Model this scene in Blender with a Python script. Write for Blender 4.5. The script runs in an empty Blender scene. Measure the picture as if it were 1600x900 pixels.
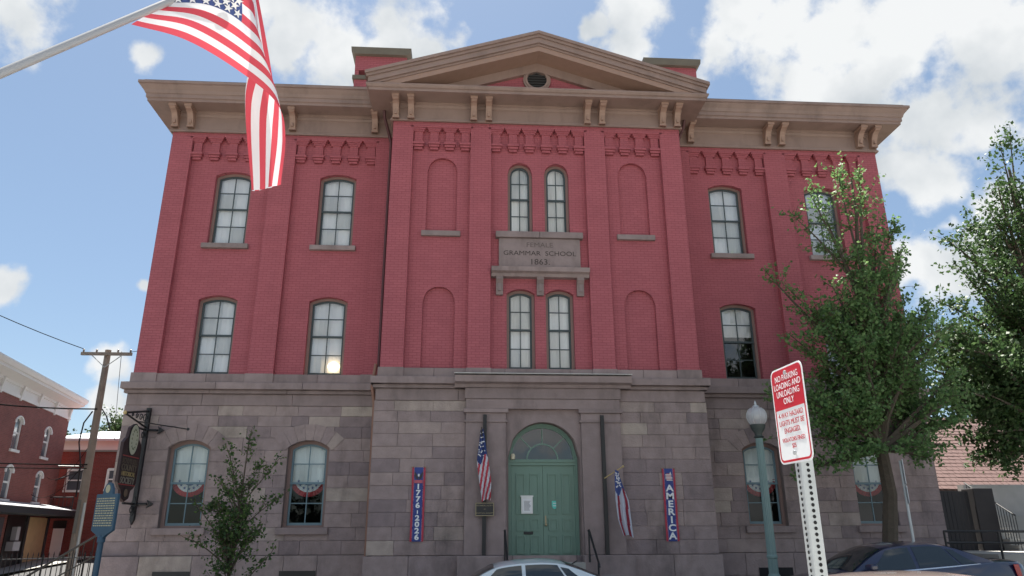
import bpy, bmesh, math, random
import numpy as np
from mathutils import Vector, Matrix
R_ = math.radians
random.seed(7)
S = bpy.context.scene
COL = S.collection
# ------------------------------------------------------------------ camera
cam = bpy.data.cameras.new('camera'); camo = bpy.data.objects.new('camera', cam); COL.objects.link(camo)
Rv, Uv, Fv = Vector((.997923,-.064311,-.003696)), Vector((-.017015,-.318497,.947771)), Vector((.06213,.94574,.31893))
M = Matrix((Rv, Uv, -Fv)).transposed().to_4x4(); M.translation = (-2.027,-19.0,1.6)
camo.matrix_world = M
cam.sensor_width = 36; cam.lens = 36*1131.5/1600; cam.clip_end = 2000; cam.clip_start = .05
S.camera = camo
S.cycles.max_bounces = 6; S.cycles.diffuse_bounces = 3; S.cycles.glossy_bounces = 3; S.cycles.transmission_bounces = 4; S.cycles.transparent_max_bounces = 8
# ------------------------------------------------------------------ exposure
S.view_settings.view_transform = 'Standard'; S.view_settings.look = 'None'
S.view_settings.exposure = 1.72; S.view_settings.gamma = 1
# ------------------------------------------------------------------ sun + sky
SUN = Vector((-.08,.40,.91)).normalized()
sl = bpy.data.lights.new('sun', 'SUN'); sl.energy = 5.0; sl.angle = R_(.53); sl.color = (1,.95,.87)
so = bpy.data.objects.new('sun', sl); COL.objects.link(so); so.rotation_euler = SUN.to_track_quat('Z','Y').to_euler()
W = bpy.data.worlds.new('World'); S.world = W; W.use_nodes = True
def build_world():
    nt = W.node_tree; N = nt.nodes; L = nt.links; N.clear()
    out = N.new('ShaderNodeOutputWorld'); bg = N.new('ShaderNodeBackground'); bg.inputs['Strength'].default_value = .055
    L.new(bg.outputs[0], out.inputs[0])
    sky = N.new('ShaderNodeTexSky'); sky.sky_type = 'NISHITA'; sky.sun_disc = False
    sky.sun_elevation = math.asin(SUN.z); sky.sun_rotation = math.atan2(SUN.x, SUN.y)
    sky.air_density = 1.0; sky.dust_density = .6; sky.ozone_density = 1.6
    tc = N.new('ShaderNodeTexCoord')
    def math_(op, a, b=None, c=None):
        m = N.new('ShaderNodeMath'); m.operation = op
        for i, q in enumerate((a, b, c)):
            if q is None: continue
            if isinstance(q, (int, float)): m.inputs[i].default_value = q
            else: L.new(q, m.inputs[i])
        return m.outputs[0]
    def noise(scale, detail, vec, rough=.55):
        n = N.new('ShaderNodeTexNoise'); n.inputs['Scale'].default_value = scale; n.inputs['Detail'].default_value = detail
        n.inputs['Roughness'].default_value = rough; L.new(vec, n.inputs['Vector']); return n
    d = tc.outputs['Generated']
    n1 = noise(9, 3, d)
    dv = N.new('ShaderNodeVectorMath'); dv.operation = 'MULTIPLY_ADD'
    L.new(n1.outputs['Color'], dv.inputs[0]); dv.inputs[1].default_value = (.07,.07,.07); L.new(d, dv.inputs[2])
    off = N.new('ShaderNodeVectorMath'); off.operation = 'SUBTRACT'; L.new(dv.outputs[0], off.inputs[0]); off.inputs[1].default_value = (.035,.035,.035)
    blobs = [(-.229,.777,.587,.052),(-.176,.789,.589,.085),(-.112,.79,.603,.085),(-.055,.80,.596,.05),(-.27,.745,.61,.05),
             (.198,.751,.63,.05),(.202,.781,.59,.045),(.16,.774,.613,.02),(.312,.76,.57,.055),(.365,.721,.59,.085),(.435,.709,.556,.10),
             (.495,.678,.544,.10),(.547,.642,.536,.10),(.589,.627,.509,.085),(.408,.746,.526,.07),(.47,.73,.50,.09),(.536,.707,.461,.09),(.574,.689,.443,.055),
             (.514,.75,.416,.05),(.545,.74,.40,.05),(.604,.718,.345,.045),(.564,.751,.342,.02),(.545,.781,.305,.05),(.592,.745,.308,.055),(.56,.775,.28,.05),
             (-.515,.816,.261,.028),(-.377,.755,.536,.02),(-.421,.887,.189,.03),(-.419,.895,.155,.035),(-.403,.87,.285,.012),(-.492,.685,.538,.05),
             (-.75,.60,.30,.13),(-.85,.35,.45,.16),(.80,.52,.35,.13),(.9,.2,.45,.18),(.1,.5,.86,.16),(-.5,.3,.8,.15)]
    prev = None
    for (x, y, z, r) in blobs:
        v = N.new('ShaderNodeVectorMath'); v.operation = 'DISTANCE'; L.new(off.outputs[0], v.inputs[0]); v.inputs[1].default_value = Vector((x,y,z)).normalized()
        f = math_('MULTIPLY_ADD', v.outputs['Value'], -1/r, 1.0)
        prev = f if prev is None else math_('MAXIMUM', prev, f)
    # the rest of the sky (behind the camera and at the sides) carries the same broken cumulus
    sep = N.new('ShaderNodeSeparateXYZ'); L.new(d, sep.inputs[0])
    back = math_('MULTIPLY_ADD', sep.outputs[1], -2.2, .55)
    backc = N.new('ShaderNodeClamp'); L.new(back, backc.inputs[0])
    gen = math_('MULTIPLY', math_('MULTIPLY_ADD', noise(2.6, 4, d).outputs['Fac'], 5.0, -2.45), backc.outputs[0])
    base = math_('MAXIMUM', prev, math_('SUBTRACT', gen, math_('SUBTRACT', 1.0, backc.outputs[0])))
    nf = noise(20, 6, d, .56)
    dens = math_('ADD', math_('MAXIMUM', base, -.6), math_('MULTIPLY_ADD', nf.outputs['Fac'], 2.1, -1.06))
    mr = N.new('ShaderNodeMapRange'); mr.interpolation_type = 'SMOOTHSTEP'; L.new(dens, mr.inputs[0])
    mr.inputs[1].default_value = .0; mr.inputs[2].default_value = .62
    # cloud tone: sunlit white with grey bases
    gv = N.new('ShaderNodeVectorMath'); gv.operation = 'DISTANCE'; L.new(off.outputs[0], gv.inputs[0]); gv.inputs[1].default_value = Vector((.525,.715,.46)).normalized()
    g1 = math_('MULTIPLY_ADD', gv.outputs['Value'], -1/.13, 1.0)
    tone = math_('ADD', math_('MULTIPLY_ADD', noise(8, 5, d, .5).outputs['Fac'], 1.9, -.72), math_('MULTIPLY', math_('MAXIMUM', g1, 0.0), .42))
    cr = N.new('ShaderNodeValToRGB'); L.new(tone, cr.inputs[0])
    cr.color_ramp.elements[0].position = .15; cr.color_ramp.elements[0].color = (5.0,5.1,5.15,1)
    cr.color_ramp.elements[1].position = .85; cr.color_ramp.elements[1].color = (2.5,2.85,3.15,1)
    # thin summer haze veil
    hz = N.new('ShaderNodeMix'); hz.data_type = 'RGBA'; hz.inputs[0].default_value = .34
    dk = N.new('ShaderNodeMix'); dk.data_type = 'RGBA'; dk.blend_type = 'MULTIPLY'; dk.inputs[0].default_value = 1; dk.inputs[7].default_value = (.78,.80,.80,1)
    L.new(sky.outputs[0], dk.inputs[6]); L.new(dk.outputs[2], hz.inputs[6]); hz.inputs[7].default_value = (2.0,2.7,3.5,1)
    mx = N.new('ShaderNodeMix'); mx.data_type = 'RGBA'
    L.new(mr.outputs[0], mx.inputs[0]); L.new(hz.outputs[2], mx.inputs[6]); L.new(cr.outputs[0], mx.inputs[7])
    L.new(mx.outputs[2], bg.inputs['Color'])
build_world()

# ------------------------------------------------------------------ materials
MATS = {}
def pmat(name, col, rough=.8, var=0., vscale=3., bump=0., bscale=30., objrand=0., metal=0., spec=.5, coat=0., emit=None, grime=0., ramp=None):
    if name in MATS: return MATS[name]
    m = bpy.data.materials.new(name); m.use_nodes = True; nt = m.node_tree; N = nt.nodes; L = nt.links
    b = N['Principled BSDF']; b.inputs['Base Color'].default_value = (*col,1); b.inputs['Roughness'].default_value = rough
    b.inputs['Metallic'].default_value = metal; b.inputs['Specular IOR Level'].default_value = spec; b.inputs['Coat Weight'].default_value = coat
    b.inputs['Coat Roughness'].default_value = .05
    if emit: b.inputs['Emission Color'].default_value = (*emit[0],1); b.inputs['Emission Strength'].default_value = emit[1]
    tc = N.new('ShaderNodeTexCoord'); last = None
    if var or objrand or grime:
        hsv = N.new('ShaderNodeMix'); hsv.data_type = 'RGBA'; hsv.blend_type = 'MULTIPLY'; hsv.inputs[0].default_value = 1
        hsv.inputs[6].default_value = (*col,1)
        val = N.new('ShaderNodeMath'); val.operation = 'ADD'; val.inputs[0].default_value = 1.; val.inputs[1].default_value = 0.
        if var:
            n = N.new('ShaderNodeTexNoise'); n.inputs['Scale'].default_value = vscale; n.inputs['Detail'].default_value = 6; L.new(tc.outputs['Object'], n.inputs['Vector'])
            mm = N.new('ShaderNodeMath'); mm.operation = 'MULTIPLY_ADD'; L.new(n.outputs['Fac'], mm.inputs[0]); mm.inputs[1].default_value = 2*var; mm.inputs[2].default_value = 1-var
            L.new(mm.outputs[0], val.inputs[0])
        if grime:
            n2 = N.new('ShaderNodeTexNoise'); n2.inputs['Scale'].default_value = 1.1; n2.inputs['Detail'].default_value = 8; n2.inputs['Roughness'].default_value = .65
            mp = N.new('ShaderNodeMapping'); mp.inputs['Scale'].default_value = (1.0,1.0,.35); L.new(tc.outputs['Object'], mp.inputs[0]); L.new(mp.outputs[0], n2.inputs['Vector'])
            rr = N.new('ShaderNodeMapRange'); L.new(n2.outputs['Fac'], rr.inputs[0]); rr.inputs[1].default_value = .5; rr.inputs[2].default_value = .72; rr.inputs[3].default_value = 0; rr.inputs[4].default_value = -grime
            L.new(rr.outputs[0], val.inputs[1])
        fac = val.outputs[0]
        if objrand:
            oi = N.new('ShaderNodeObjectInfo'); om = N.new('ShaderNodeMath'); om.operation = 'MULTIPLY_ADD'
            L.new(oi.outputs['Random'], om.inputs[0]); om.inputs[1].default_value = 2*objrand; om.inputs[2].default_value = 1-objrand
            m2 = N.new('ShaderNodeMath'); m2.operation = 'MULTIPLY'; L.new(fac, m2.inputs[0]); L.new(om.outputs[0], m2.inputs[1]); fac = m2.outputs[0]
        if ramp:
            oi2 = N.new('ShaderNodeObjectInfo'); rp = N.new('ShaderNodeValToRGB'); rp.color_ramp.interpolation = 'LINEAR'; L.new(oi2.outputs['Random'], rp.inputs[0])
            while len(rp.color_ramp.elements) < len(ramp): rp.color_ramp.elements.new(.5)
            for e, (q, c_) in zip(rp.color_ramp.elements, ramp): e.position = q; e.color = (*c_,1)
            L.new(rp.outputs[0], hsv.inputs[6])
        L.new(fac, hsv.inputs[7]); L.new(hsv.outputs[2], b.inputs['Base Color']); last = hsv
    if bump:
        n = N.new('ShaderNodeTexNoise'); n.inputs['Scale'].default_value = bscale; n.inputs['Detail'].default_value = 5; L.new(tc.outputs['Object'], n.inputs['Vector'])
        bp = N.new('ShaderNodeBump'); bp.inputs['Strength'].default_value = bump; bp.inputs['Distance'].default_value = .02; L.new(n.outputs['Fac'], bp.inputs['Height']); L.new(bp.outputs[0], b.inputs['Normal'])
    MATS[name] = m; return m
def brickmat(name, c1, c2, mortar, scale=1., bstr=.6, var=.12):
    m = bpy.data.materials.new(name); m.use_nodes = True; nt = m.node_tree; N = nt.nodes; L = nt.links; b = N['Principled BSDF']; b.inputs['Roughness'].default_value = .75
    b.inputs['Specular IOR Level'].default_value = .35
    tc = N.new('ShaderNodeTexCoord'); sp = N.new('ShaderNodeSeparateXYZ'); L.new(tc.outputs['Object'], sp.inputs[0])
    ad = N.new('ShaderNodeMath'); ad.operation = 'ADD'; L.new(sp.outputs[0], ad.inputs[0]); L.new(sp.outputs[1], ad.inputs[1])
    cb = N.new('ShaderNodeCombineXYZ'); L.new(ad.outputs[0], cb.inputs[0]); L.new(sp.outputs[2], cb.inputs[1])
    br = N.new('ShaderNodeTexBrick'); L.new(cb.outputs[0], br.inputs['Vector']); br.inputs['Scale'].default_value = scale
    br.inputs['Brick Width'].default_value = .215; br.inputs['Row Height'].default_value = .074; br.inputs['Mortar Size'].default_value = .007; br.inputs['Mortar Smooth'].default_value = .4
    br.inputs['Color1'].default_value = (*c1,1); br.inputs['Color2'].default_value = (*c2,1); br.inputs['Mortar'].default_value = (*mortar,1)
    n = N.new('ShaderNodeTexNoise'); n.inputs['Scale'].default_value = 1.3; n.inputs['Detail'].default_value = 8; n.inputs['Roughness'].default_value = .62; L.new(tc.outputs['Object'], n.inputs['Vector'])
    mm = N.new('ShaderNodeMath'); mm.operation = 'MULTIPLY_ADD'; L.new(n.outputs['Fac'], mm.inputs[0]); mm.inputs[1].default_value = 4*var; mm.inputs[2].default_value = 1-2*var
    mx = N.new('ShaderNodeMix'); mx.data_type = 'RGBA'; mx.blend_type = 'MULTIPLY'; mx.inputs[0].default_value = 1; L.new(br.outputs['Color'], mx.inputs[6]); L.new(mm.outputs[0], mx.inputs[7])
    L.new(mx.outputs[2], b.inputs['Base Color'])
    n2 = N.new('ShaderNodeTexNoise'); n2.inputs['Scale'].default_value = 40; L.new(tc.outputs['Object'], n2.inputs['Vector'])
    h = N.new('ShaderNodeMath'); h.operation = 'MULTIPLY_ADD'; L.new(br.outputs['Fac'], h.inputs[0]); h.inputs[1].default_value = -1.; L.new(n2.outputs['Fac'], h.inputs[2])
    bp = N.new('ShaderNodeBump'); bp.inputs['Strength'].default_value = bstr; bp.inputs['Distance'].default_value = .012; L.new(h.outputs[0], bp.inputs['Height']); L.new(bp.outputs[0], b.inputs['Normal'])
    MATS[name] = m; return m
def glassmat(name, tint=(.9,.95,.95), boost=1.0):
    m = bpy.data.materials.new(name); m.use_nodes = True; nt = m.node_tree; N = nt.nodes; L = nt.links; N.clear()
    o = N.new('ShaderNodeOutputMaterial'); mx = N.new('ShaderNodeMixShader'); t = N.new('ShaderNodeBsdfTransparent'); g = N.new('ShaderNodeBsdfGlossy')
    t.inputs[0].default_value = (*tint,1); g.inputs['Roughness'].default_value = .02
    fr = N.new('ShaderNodeFresnel'); fr.inputs[0].default_value = 1.5
    mu = N.new('ShaderNodeMath'); mu.operation = 'MULTIPLY'; mu.use_clamp = True; mu.inputs[1].default_value = boost; L.new(fr.outputs[0], mu.inputs[0])
    tc = N.new('ShaderNodeTexCoord'); nz = N.new('ShaderNodeTexNoise'); nz.inputs['Scale'].default_value = 2.2; L.new(tc.outputs['Object'], nz.inputs['Vector'])
    bp = N.new('ShaderNodeBump'); bp.inputs['Strength'].default_value = .12; bp.inputs['Distance'].default_value = .02; L.new(nz.outputs['Fac'], bp.inputs['Height']); L.new(bp.outputs[0], g.inputs['Normal'])
    L.new(mu.outputs[0], mx.inputs[0]); L.new(t.outputs[0], mx.inputs[1]); L.new(g.outputs[0], mx.inputs[2]); L.new(mx.outputs[0], o.inputs[0]); MATS[name] = m; return m
def leafmat(name, c1, c2, trans=.35):
    m = bpy.data.materials.new(name); m.use_nodes = True; nt = m.node_tree; N = nt.nodes; L = nt.links; N.clear()
    o = N.new('ShaderNodeOutputMaterial'); mx = N.new('ShaderNodeMixShader'); mx.inputs[0].default_value = trans
    di = N.new('ShaderNodeBsdfPrincipled'); di.inputs['Roughness'].default_value = .55; di.inputs['Specular IOR Level'].default_value = .3; tr = N.new('ShaderNodeBsdfTranslucent')
    ge = N.new('ShaderNodeNewGeometry'); cr = N.new('ShaderNodeValToRGB'); L.new(ge.outputs['Random Per Island'], cr.inputs[0])
    cr.color_ramp.elements[0].color = (*c1,1); cr.color_ramp.elements[1].color = (*c2,1)
    L.new(cr.outputs[0], di.inputs['Base Color']); L.new(cr.outputs[0], tr.inputs[0])
    L.new(mx.inputs[1].links[0].from_socket if mx.inputs[1].links else di.outputs[0], mx.inputs[1]); L.new(tr.outputs[0], mx.inputs[2]); L.new(mx.outputs[0], o.inputs[0]); MATS[name] = m; return m
def clothmat(name, col, trans=.35):
    m = bpy.data.materials.new(name); m.use_nodes = True; nt = m.node_tree; N = nt.nodes; L = nt.links; N.clear()
    o = N.new('ShaderNodeOutputMaterial'); mx = N.new('ShaderNodeMixShader'); mx.inputs[0].default_value = trans
    di = N.new('ShaderNodeBsdfDiffuse'); tr = N.new('ShaderNodeBsdfTranslucent'); di.inputs[0].default_value = (*col,1); tr.inputs[0].default_value = (*col,1)
    L.new(di.outputs[0], mx.inputs[1]); L.new(tr.outputs[0], mx.inputs[2]); L.new(mx.outputs[0], o.inputs[0]); MATS[name] = m; return m

BRICK = brickmat('painted_brick', (.43,.122,.145), (.40,.110,.132), (.30,.078,.094), var=.09)
BRICKL = brickmat('old_red_brick', (.26,.085,.07), (.21,.065,.055), (.24,.15,.13), var=.15)
BRICKD = brickmat('dark_red_brick', (.24,.05,.04), (.19,.04,.034), (.2,.1,.09), var=.15)
STONE = pmat('brownstone', (.25,.185,.17), .88, var=.30, vscale=4.2, bump=.6, bscale=22, grime=.45, ramp=[(0,(.235,.185,.19)),(.3,(.30,.235,.23)),(.6,(.325,.255,.245)),(.88,(.345,.27,.255)),(.96,(.40,.33,.295)),(1,(.44,.37,.32))])
STONE_S = pmat('dressed_brownstone', (.30,.235,.228), .85, var=.24, vscale=4, bump=.25, bscale=18, objrand=.10, grime=.35)
MORTAR = pmat('stone_mortar', (.20,.16,.15), .9, var=.2)
TRIM = pmat('brown_trim_paint', (.30,.21,.18), .55, var=.16, vscale=2.5, bump=.1, grime=.3)
TRIM2 = pmat('bracket_paint', (.35,.225,.175), .5, var=.12, vscale=6)
WFRAME = pmat('window_frame_paint', (.26,.17,.15), .55, var=.1)
SASH = pmat('dark_sash_paint', (.055,.075,.08), .5)
SASHB = pmat('blue_grey_sash_paint', (.15,.235,.275), .5, var=.1)
BLIND = pmat('white_blind', (.86,.87,.86), .8, var=.06, vscale=2)
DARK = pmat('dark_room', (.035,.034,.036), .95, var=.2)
GREEN = pmat('green_door_paint', (.165,.27,.215), .45, var=.09, vscale=2)
IRON = pmat('black_iron', (.014,.014,.016), .45, var=.2)
BRONZE = pmat('dark_bronze', (.035,.028,.026), .45)
COPPER = pmat('copper_pipe', (.30,.16,.115), .5, var=.15)
WHITE = pmat('white_paint', (.78,.78,.76), .5, var=.05)
GLASS = glassmat('window_glass', (.98,.99,1.0), boost=3.2); GLASS2 = glassmat('ground_floor_glass', boost=1.1)
ROOFM = pmat('roof_sheet', (.14,.12,.115), .7, var=.15)
ASPH = pmat('asphalt', (.055,.055,.056), .9, var=.25, vscale=1.2, bump=.4, bscale=60)
CONC = pmat('concrete_paving', (.36,.345,.32), .9, var=.18, vscale=1.5, bump=.3, bscale=40)
GROUND = pmat('earth', (.12,.11,.08), .95, var=.3)
BARK = pmat('bark', (.10,.08,.06), .95, var=.35, vscale=9, bump=.8, bscale=25)
WOODP = pmat('weathered_pole_wood', (.30,.25,.205), .9, var=.3, vscale=4, bump=.5, bscale=30)
STEEL = pmat('galvanised_steel', (.50,.53,.54), .45, metal=.35, var=.12, vscale=8)
LAMPG = pmat('lamp_post_green', (.17,.255,.245), .5, var=.12, vscale=5)
GOLD = pmat('gold_leaf', (.62,.46,.20), .4)
RED = clothmat('flag_red', (.55,.08,.11), .13); WHT = clothmat('flag_white', (.68,.69,.74), .13); BLU = clothmat('flag_blue', (.06,.085,.22), .13)

# ------------------------------------------------------------------ mesh helpers
class MB:
    def __init__(s): s.v = []; s.f = []; s.m = []
    def add(s, vs, fs, mi=0):
        o = len(s.v); s.v += [tuple(p) for p in vs]; s.f += [tuple(i+o for i in q) for q in fs]; s.m += [mi]*len(fs); return s
    def box(s, x0, x1, y0, y1, z0, z1, mi=0):
        return s.hexa([(x0,y0,z0),(x1,y0,z0),(x1,y1,z0),(x0,y1,z0),(x0,y0,z1),(x1,y0,z1),(x1,y1,z1),(x0,y1,z1)], mi)
    def hexa(s, p, mi=0):
        return s.add(p, [(0,1,5,4),(1,2,6,5),(2,3,7,6),(3,0,4,7),(4,5,6,7),(3,2,1,0)], mi)
    def prism(s, poly, y0, y1, mi=0):            # polygon in x,z extruded along y
        n = len(poly)
        return s.add([(x,y0,z) for x,z in poly]+[(x,y1,z) for x,z in poly],
                     [tuple(range(n)), tuple(range(2*n-1,n-1,-1))]+[(i,i+n,(i+1)%n+n,(i+1)%n) for i in range(n)], mi)
    def prismx(s, poly, x0, x1, mi=0):           # polygon in y,z extruded along x
        n = len(poly)
        return s.add([(x0,y,z) for y,z in poly]+[(x1,y,z) for y,z in poly],
                     [tuple(range(n)), tuple(range(2*n-1,n-1,-1))]+[(i,i+n,(i+1)%n+n,(i+1)%n) for i in range(n)], mi)
    def tube(s, pts, r, n=8, mi=0, cap=True):
        pts = [Vector(p) for p in pts]; k = len(pts); rs = r if isinstance(r, (list,tuple)) else [r]*k; vs = []; ref = None
        for i, p in enumerate(pts):
            t = (pts[min(i+1,k-1)]-pts[max(i-1,0)]).normalized()
            if ref is None: ref = t.orthogonal().normalized()
            a = (ref-t*ref.dot(t))
            a = a.normalized() if a.length > 1e-5 else t.orthogonal().normalized()
            ref = a; b = t.cross(a)
            vs += [p+(a*math.cos(2*math.pi*j/n)+b*math.sin(2*math.pi*j/n))*rs[i] for j in range(n)]
        fs = [(i*n+j, i*n+(j+1)%n, (i+1)*n+(j+1)%n, (i+1)*n+j) for i in range(k-1) for j in range(n)]
        if cap: fs += [tuple(range(n-1,-1,-1)), tuple((k-1)*n+j for j in range(n))]
        return s.add(vs, fs, mi)
    def lathe(s, prof, c=(0,0,0), n=16, mi=0, axis='z'):
        vs = []; k = len(prof)
        for r, h in prof:
            for j in range(n):
                a = 2*math.pi*j/n; x, y = r*math.cos(a), r*math.sin(a)
                p = (x,y,h) if axis == 'z' else ((x,h,y) if axis == 'y' else (h,x,y))
                vs.append((c[0]+p[0], c[1]+p[1], c[2]+p[2]))
        fs = [(i*n+j, i*n+(j+1)%n, (i+1)*n+(j+1)%n, (i+1)*n+j) for i in range(k-1) for j in range(n)]
        fs += [tuple(range(n-1,-1,-1)), tuple((k-1)*n+j for j in range(n))]
        return s.add(vs, fs, mi)
    def mesh(s, name, mats):
        me = bpy.data.meshes.new(name); me.from_pydata(s.v, [], s.f)
        for m in (mats if isinstance(mats, (list,tuple)) else [mats]): me.materials.append(m)
        if max(s.m, default=0) > 0: me.polygons.foreach_set('material_index', s.m)
        bm = bmesh.new(); bm.from_mesh(me); bmesh.ops.recalc_face_normals(bm, faces=bm.faces); bm.to_mesh(me); bm.free()
        return me
    def build(s, name, mats, parent=None, smooth=False, bevel=0., kind=None, loc=None, label=None):
        o = bpy.data.objects.new(name, s.mesh(name, mats)); COL.objects.link(o)
        if parent: o.parent = parent
        if smooth:
            for p in o.data.polygons: p.use_smooth = True
            md = o.modifiers.new('edge', 'EDGE_SPLIT'); md.split_angle = R_(40)
        if bevel:
            md = o.modifiers.new('bevel', 'BEVEL'); md.width = bevel; md.segments = 2; md.limit_method = 'ANGLE'; md.angle_limit = R_(40)
        if kind: o['kind'] = kind
        if loc: o.location = loc
        if label: o['label'] = label
        return o
def empty(name, loc=(0,0,0), rz=0.):
    o = bpy.data.objects.new(name, None); COL.objects.link(o); o.location = loc; o.rotation_euler = (0,0,rz); return o
def tag(o, label, cat, group=None):
    o['label'] = label; o['category'] = cat
    if group: o['group'] = group
    return o
def copytree(o, parent=None):
    c = o.copy(); COL.objects.link(c); c.parent = parent
    for ch in list(o.children): copytree(ch, c)
    return c
def text_mb(body, size, mb, place, mi=0, align='CENTER', ext=.004, bold=0.):
    """lettering as mesh; place(x, y, depth) -> world/local point"""
    cu = bpy.data.curves.new('t', 'FONT'); cu.body = body; cu.size = size; cu.align_x = align; cu.extrude = ext; cu.offset = bold; cu.resolution_u = 3
    o = bpy.data.objects.new('t', cu); COL.objects.link(o); bpy.context.view_layer.update()
    me = o.to_mesh(); vs = [place(v.co.x, v.co.y, v.co.z) for v in me.vertices]; fs = [tuple(p.vertices) for p in me.polygons]
    mb.add(vs, fs, mi); o.to_mesh_clear(); bpy.data.objects.remove(o); bpy.data.curves.remove(cu)
def arc_pts(a, zs, rise, n=14):
    Rr = (a*a+rise*rise)/(2*rise); cz = zs+rise-Rr
    return Rr, cz
def arch_path(xc, a, z0, zs, rise, off, n=14, bot=0.):
    Rr, cz = arc_pts(a, zs, rise); ai, Ri = a-off, Rr-off
    pts = [(xc-ai, z0+bot)]
    for i in range(n+1):
        x = -ai+2*ai*i/n; pts.append((xc+x, cz+math.sqrt(max(Ri*Ri-x*x, 0))))
    pts.append((xc+ai, z0+bot)); return pts
def archz(xc, a, zs, rise, off, x):
    Rr, cz = arc_pts(a, zs, rise); return cz+math.sqrt(max((Rr-off)**2-(x-xc)**2, 0))
def wall_sheet(mb, x0, x1, z0, z1, y, ops, mi=0):
    """front sheet with arched openings: ops = (xa, xb, zbottom, zspring, rise, depth, closed_back)"""
    xs = sorted({x0,x1}|{o[0] for o in ops}|{o[1] for o in ops}); zs = sorted({z0,z1}|{min(max(o[2],z0),z1) for o in ops}|{o[3]+o[4] for o in ops})
    for i in range(len(xs)-1):
        for j in range(len(zs)-1):
            cx, cz = (xs[i]+xs[i+1])/2, (zs[j]+zs[j+1])/2
            if any(o[0] < cx < o[1] and o[2] < cz < o[3]+o[4] for o in ops): continue
            mb.add([(xs[i],y,zs[j]),(xs[i+1],y,zs[j]),(xs[i+1],y,zs[j+1]),(xs[i],y,zs[j+1])], [(0,1,2,3)], mi)
    for (xa, xb, zb, zsp, rise, dep, closed) in ops:
        xc, a = (xa+xb)/2, (xb-xa)/2; p = arch_path(xc, a, zb, zsp, rise, 0); top = zsp+rise; arc = p[1:-1]
        for (q, r) in zip(arc[:-1], arc[1:]):
            mb.add([(q[0],y,q[1]),(r[0],y,r[1]),(r[0],y,top+1e-4),(q[0],y,top+1e-4)], [(0,1,2,3)], mi)
        lp = p+[p[0]]
        for (q, r) in zip(lp[:-1], lp[1:]):
            mb.add([(q[0],y,q[1]),(r[0],y,r[1]),(r[0],y+dep,r[1]),(q[0],y+dep,q[1])], [(0,1,2,3)], mi)
        if closed: mb.add([(x,y+dep,z) for x,z in p], [tuple(range(len(p)))], mi)
    return mb
def ring(mb, pa, pb, y0, y1, mi=0):
    n = len(pa)
    for i in range(n-1):
        a, b, c, d = pa[i], pa[i+1], pb[i+1], pb[i]
        mb.add([(a[0],y0,a[1]),(b[0],y0,b[1]),(c[0],y0,c[1]),(d[0],y0,d[1])], [(0,1,2,3)], mi)
        mb.add([(d[0],y0,d[1]),(c[0],y0,c[1]),(c[0],y1,c[1]),(d[0],y1,d[1])], [(0,1,2,3)], mi)
        mb.add([(a[0],y0,a[1]),(b[0],y0,b[1]),(b[0],y1,b[1]),(a[0],y1,a[1])], [(0,1,2,3)], mi)
def gz(x, y):
    z = -.36+.038*(max(-14,min(16,x))+2)
    if y > 2: z += .055*min(y-2, 40)
    return z

# ------------------------------------------------------------------ ground, street, pavements
def sheet(name, xs, ys, dz, mat, kerb=None):
    mb = MB(); nx, ny = len(xs), len(ys)
    mb.add([(x,y,gz(x,y)+dz) for y in ys for x in xs], [(j*nx+i,j*nx+i+1,(j+1)*nx+i+1,(j+1)*nx+i) for j in range(ny-1) for i in range(nx-1)])
    if kerb is not None:
        for i in range(nx-1):
            a, b = xs[i], xs[i+1]
            mb.add([(a,kerb,gz(a,kerb)+dz),(b,kerb,gz(b,kerb)+dz),(b,kerb,gz(b,kerb)-.05),(a,kerb,gz(a,kerb)-.05)], [(0,1,2,3)])
    return mb.build(name, mat, kind='structure')
lin = lambda a, b, n: [a+(b-a)*i/n for i in range(n+1)]
far = [-600,-250,-120]+lin(-60,60,60)+[120,250,600]
sheet('ground', far, [-600,-250,-120]+lin(-60,60,60)+[120,250,600], -.06, GROUND)
sheet('street', lin(-120,120,60), lin(-14.4,-3.0,4), 0, ASPH)
sheet('side_street', lin(-21.2,-13.4,4), lin(-2.99,70,30), .004, ASPH)
sheet('pavement_far', lin(-13.3,60,40), lin(-3.0,1.2,4), .13, CONC, kerb=-3.0)
sheet('pavement_near', lin(-60,60,60), lin(-30,-14.4,6), .13, CONC, kerb=-14.4)
sheet('pavement_side', lin(-23.4,-21.3,3), lin(-2.9,23,12), .10, CONC)

# ------------------------------------------------------------------ the school building
B = empty('school_building'); tag(B, 'three-storey red painted brick school with brownstone ground floor and pedimented centre', 'building')
ZB, ZT = 5.70, 13.10           # brick zone
YW, YP = 1.01, 0.0             # panel planes of wing / pavilion
PJ = .16                       # pilaster projection
wb = MB()
def wing_ops(s):
    o = []
    for (a, b) in ((5.42,6.50),(8.50,9.58)):
        xa, xb = (a, b) if s > 0 else (-b, -a)
        o += [(xa,xb,9.54,11.74,.14,.26,False),(xa,xb,ZB,7.84,.14,.26,False)]
    return o
for s in (-1, 1):
    x0, x1 = (-10.96,-4.27) if s < 0 else (4.27,10.96)
    mb = wall_sheet(MB(), x0, x1, ZB, ZT-.12, YW, wing_ops(s))
    xo = s*10.96
    mb.add([(xo,YW-PJ,ZB),(xo,15,ZB),(xo,15,ZT),(xo,YW-PJ,ZT)], [(0,1,2,3)])
    mb.build('brick_wall', BRICK, B)
    for (a, b) in ((4.275,4.87),(7.27,7.97),(10.35,10.962)):
        xa, xb = (a, b) if s > 0 else (-b, -a)
        MB().box(xa, xb, YW-PJ, YW+.02, ZB, 12.97).build('pilaster', BRICK, B, bevel=.006)
    MB().box(min(s*4.275,s*10.962), max(s*4.275,s*10.962), YW-PJ, YW+.02, 12.97, ZT+.03).build('brick_band', BRICK, B)
ops = []
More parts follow.
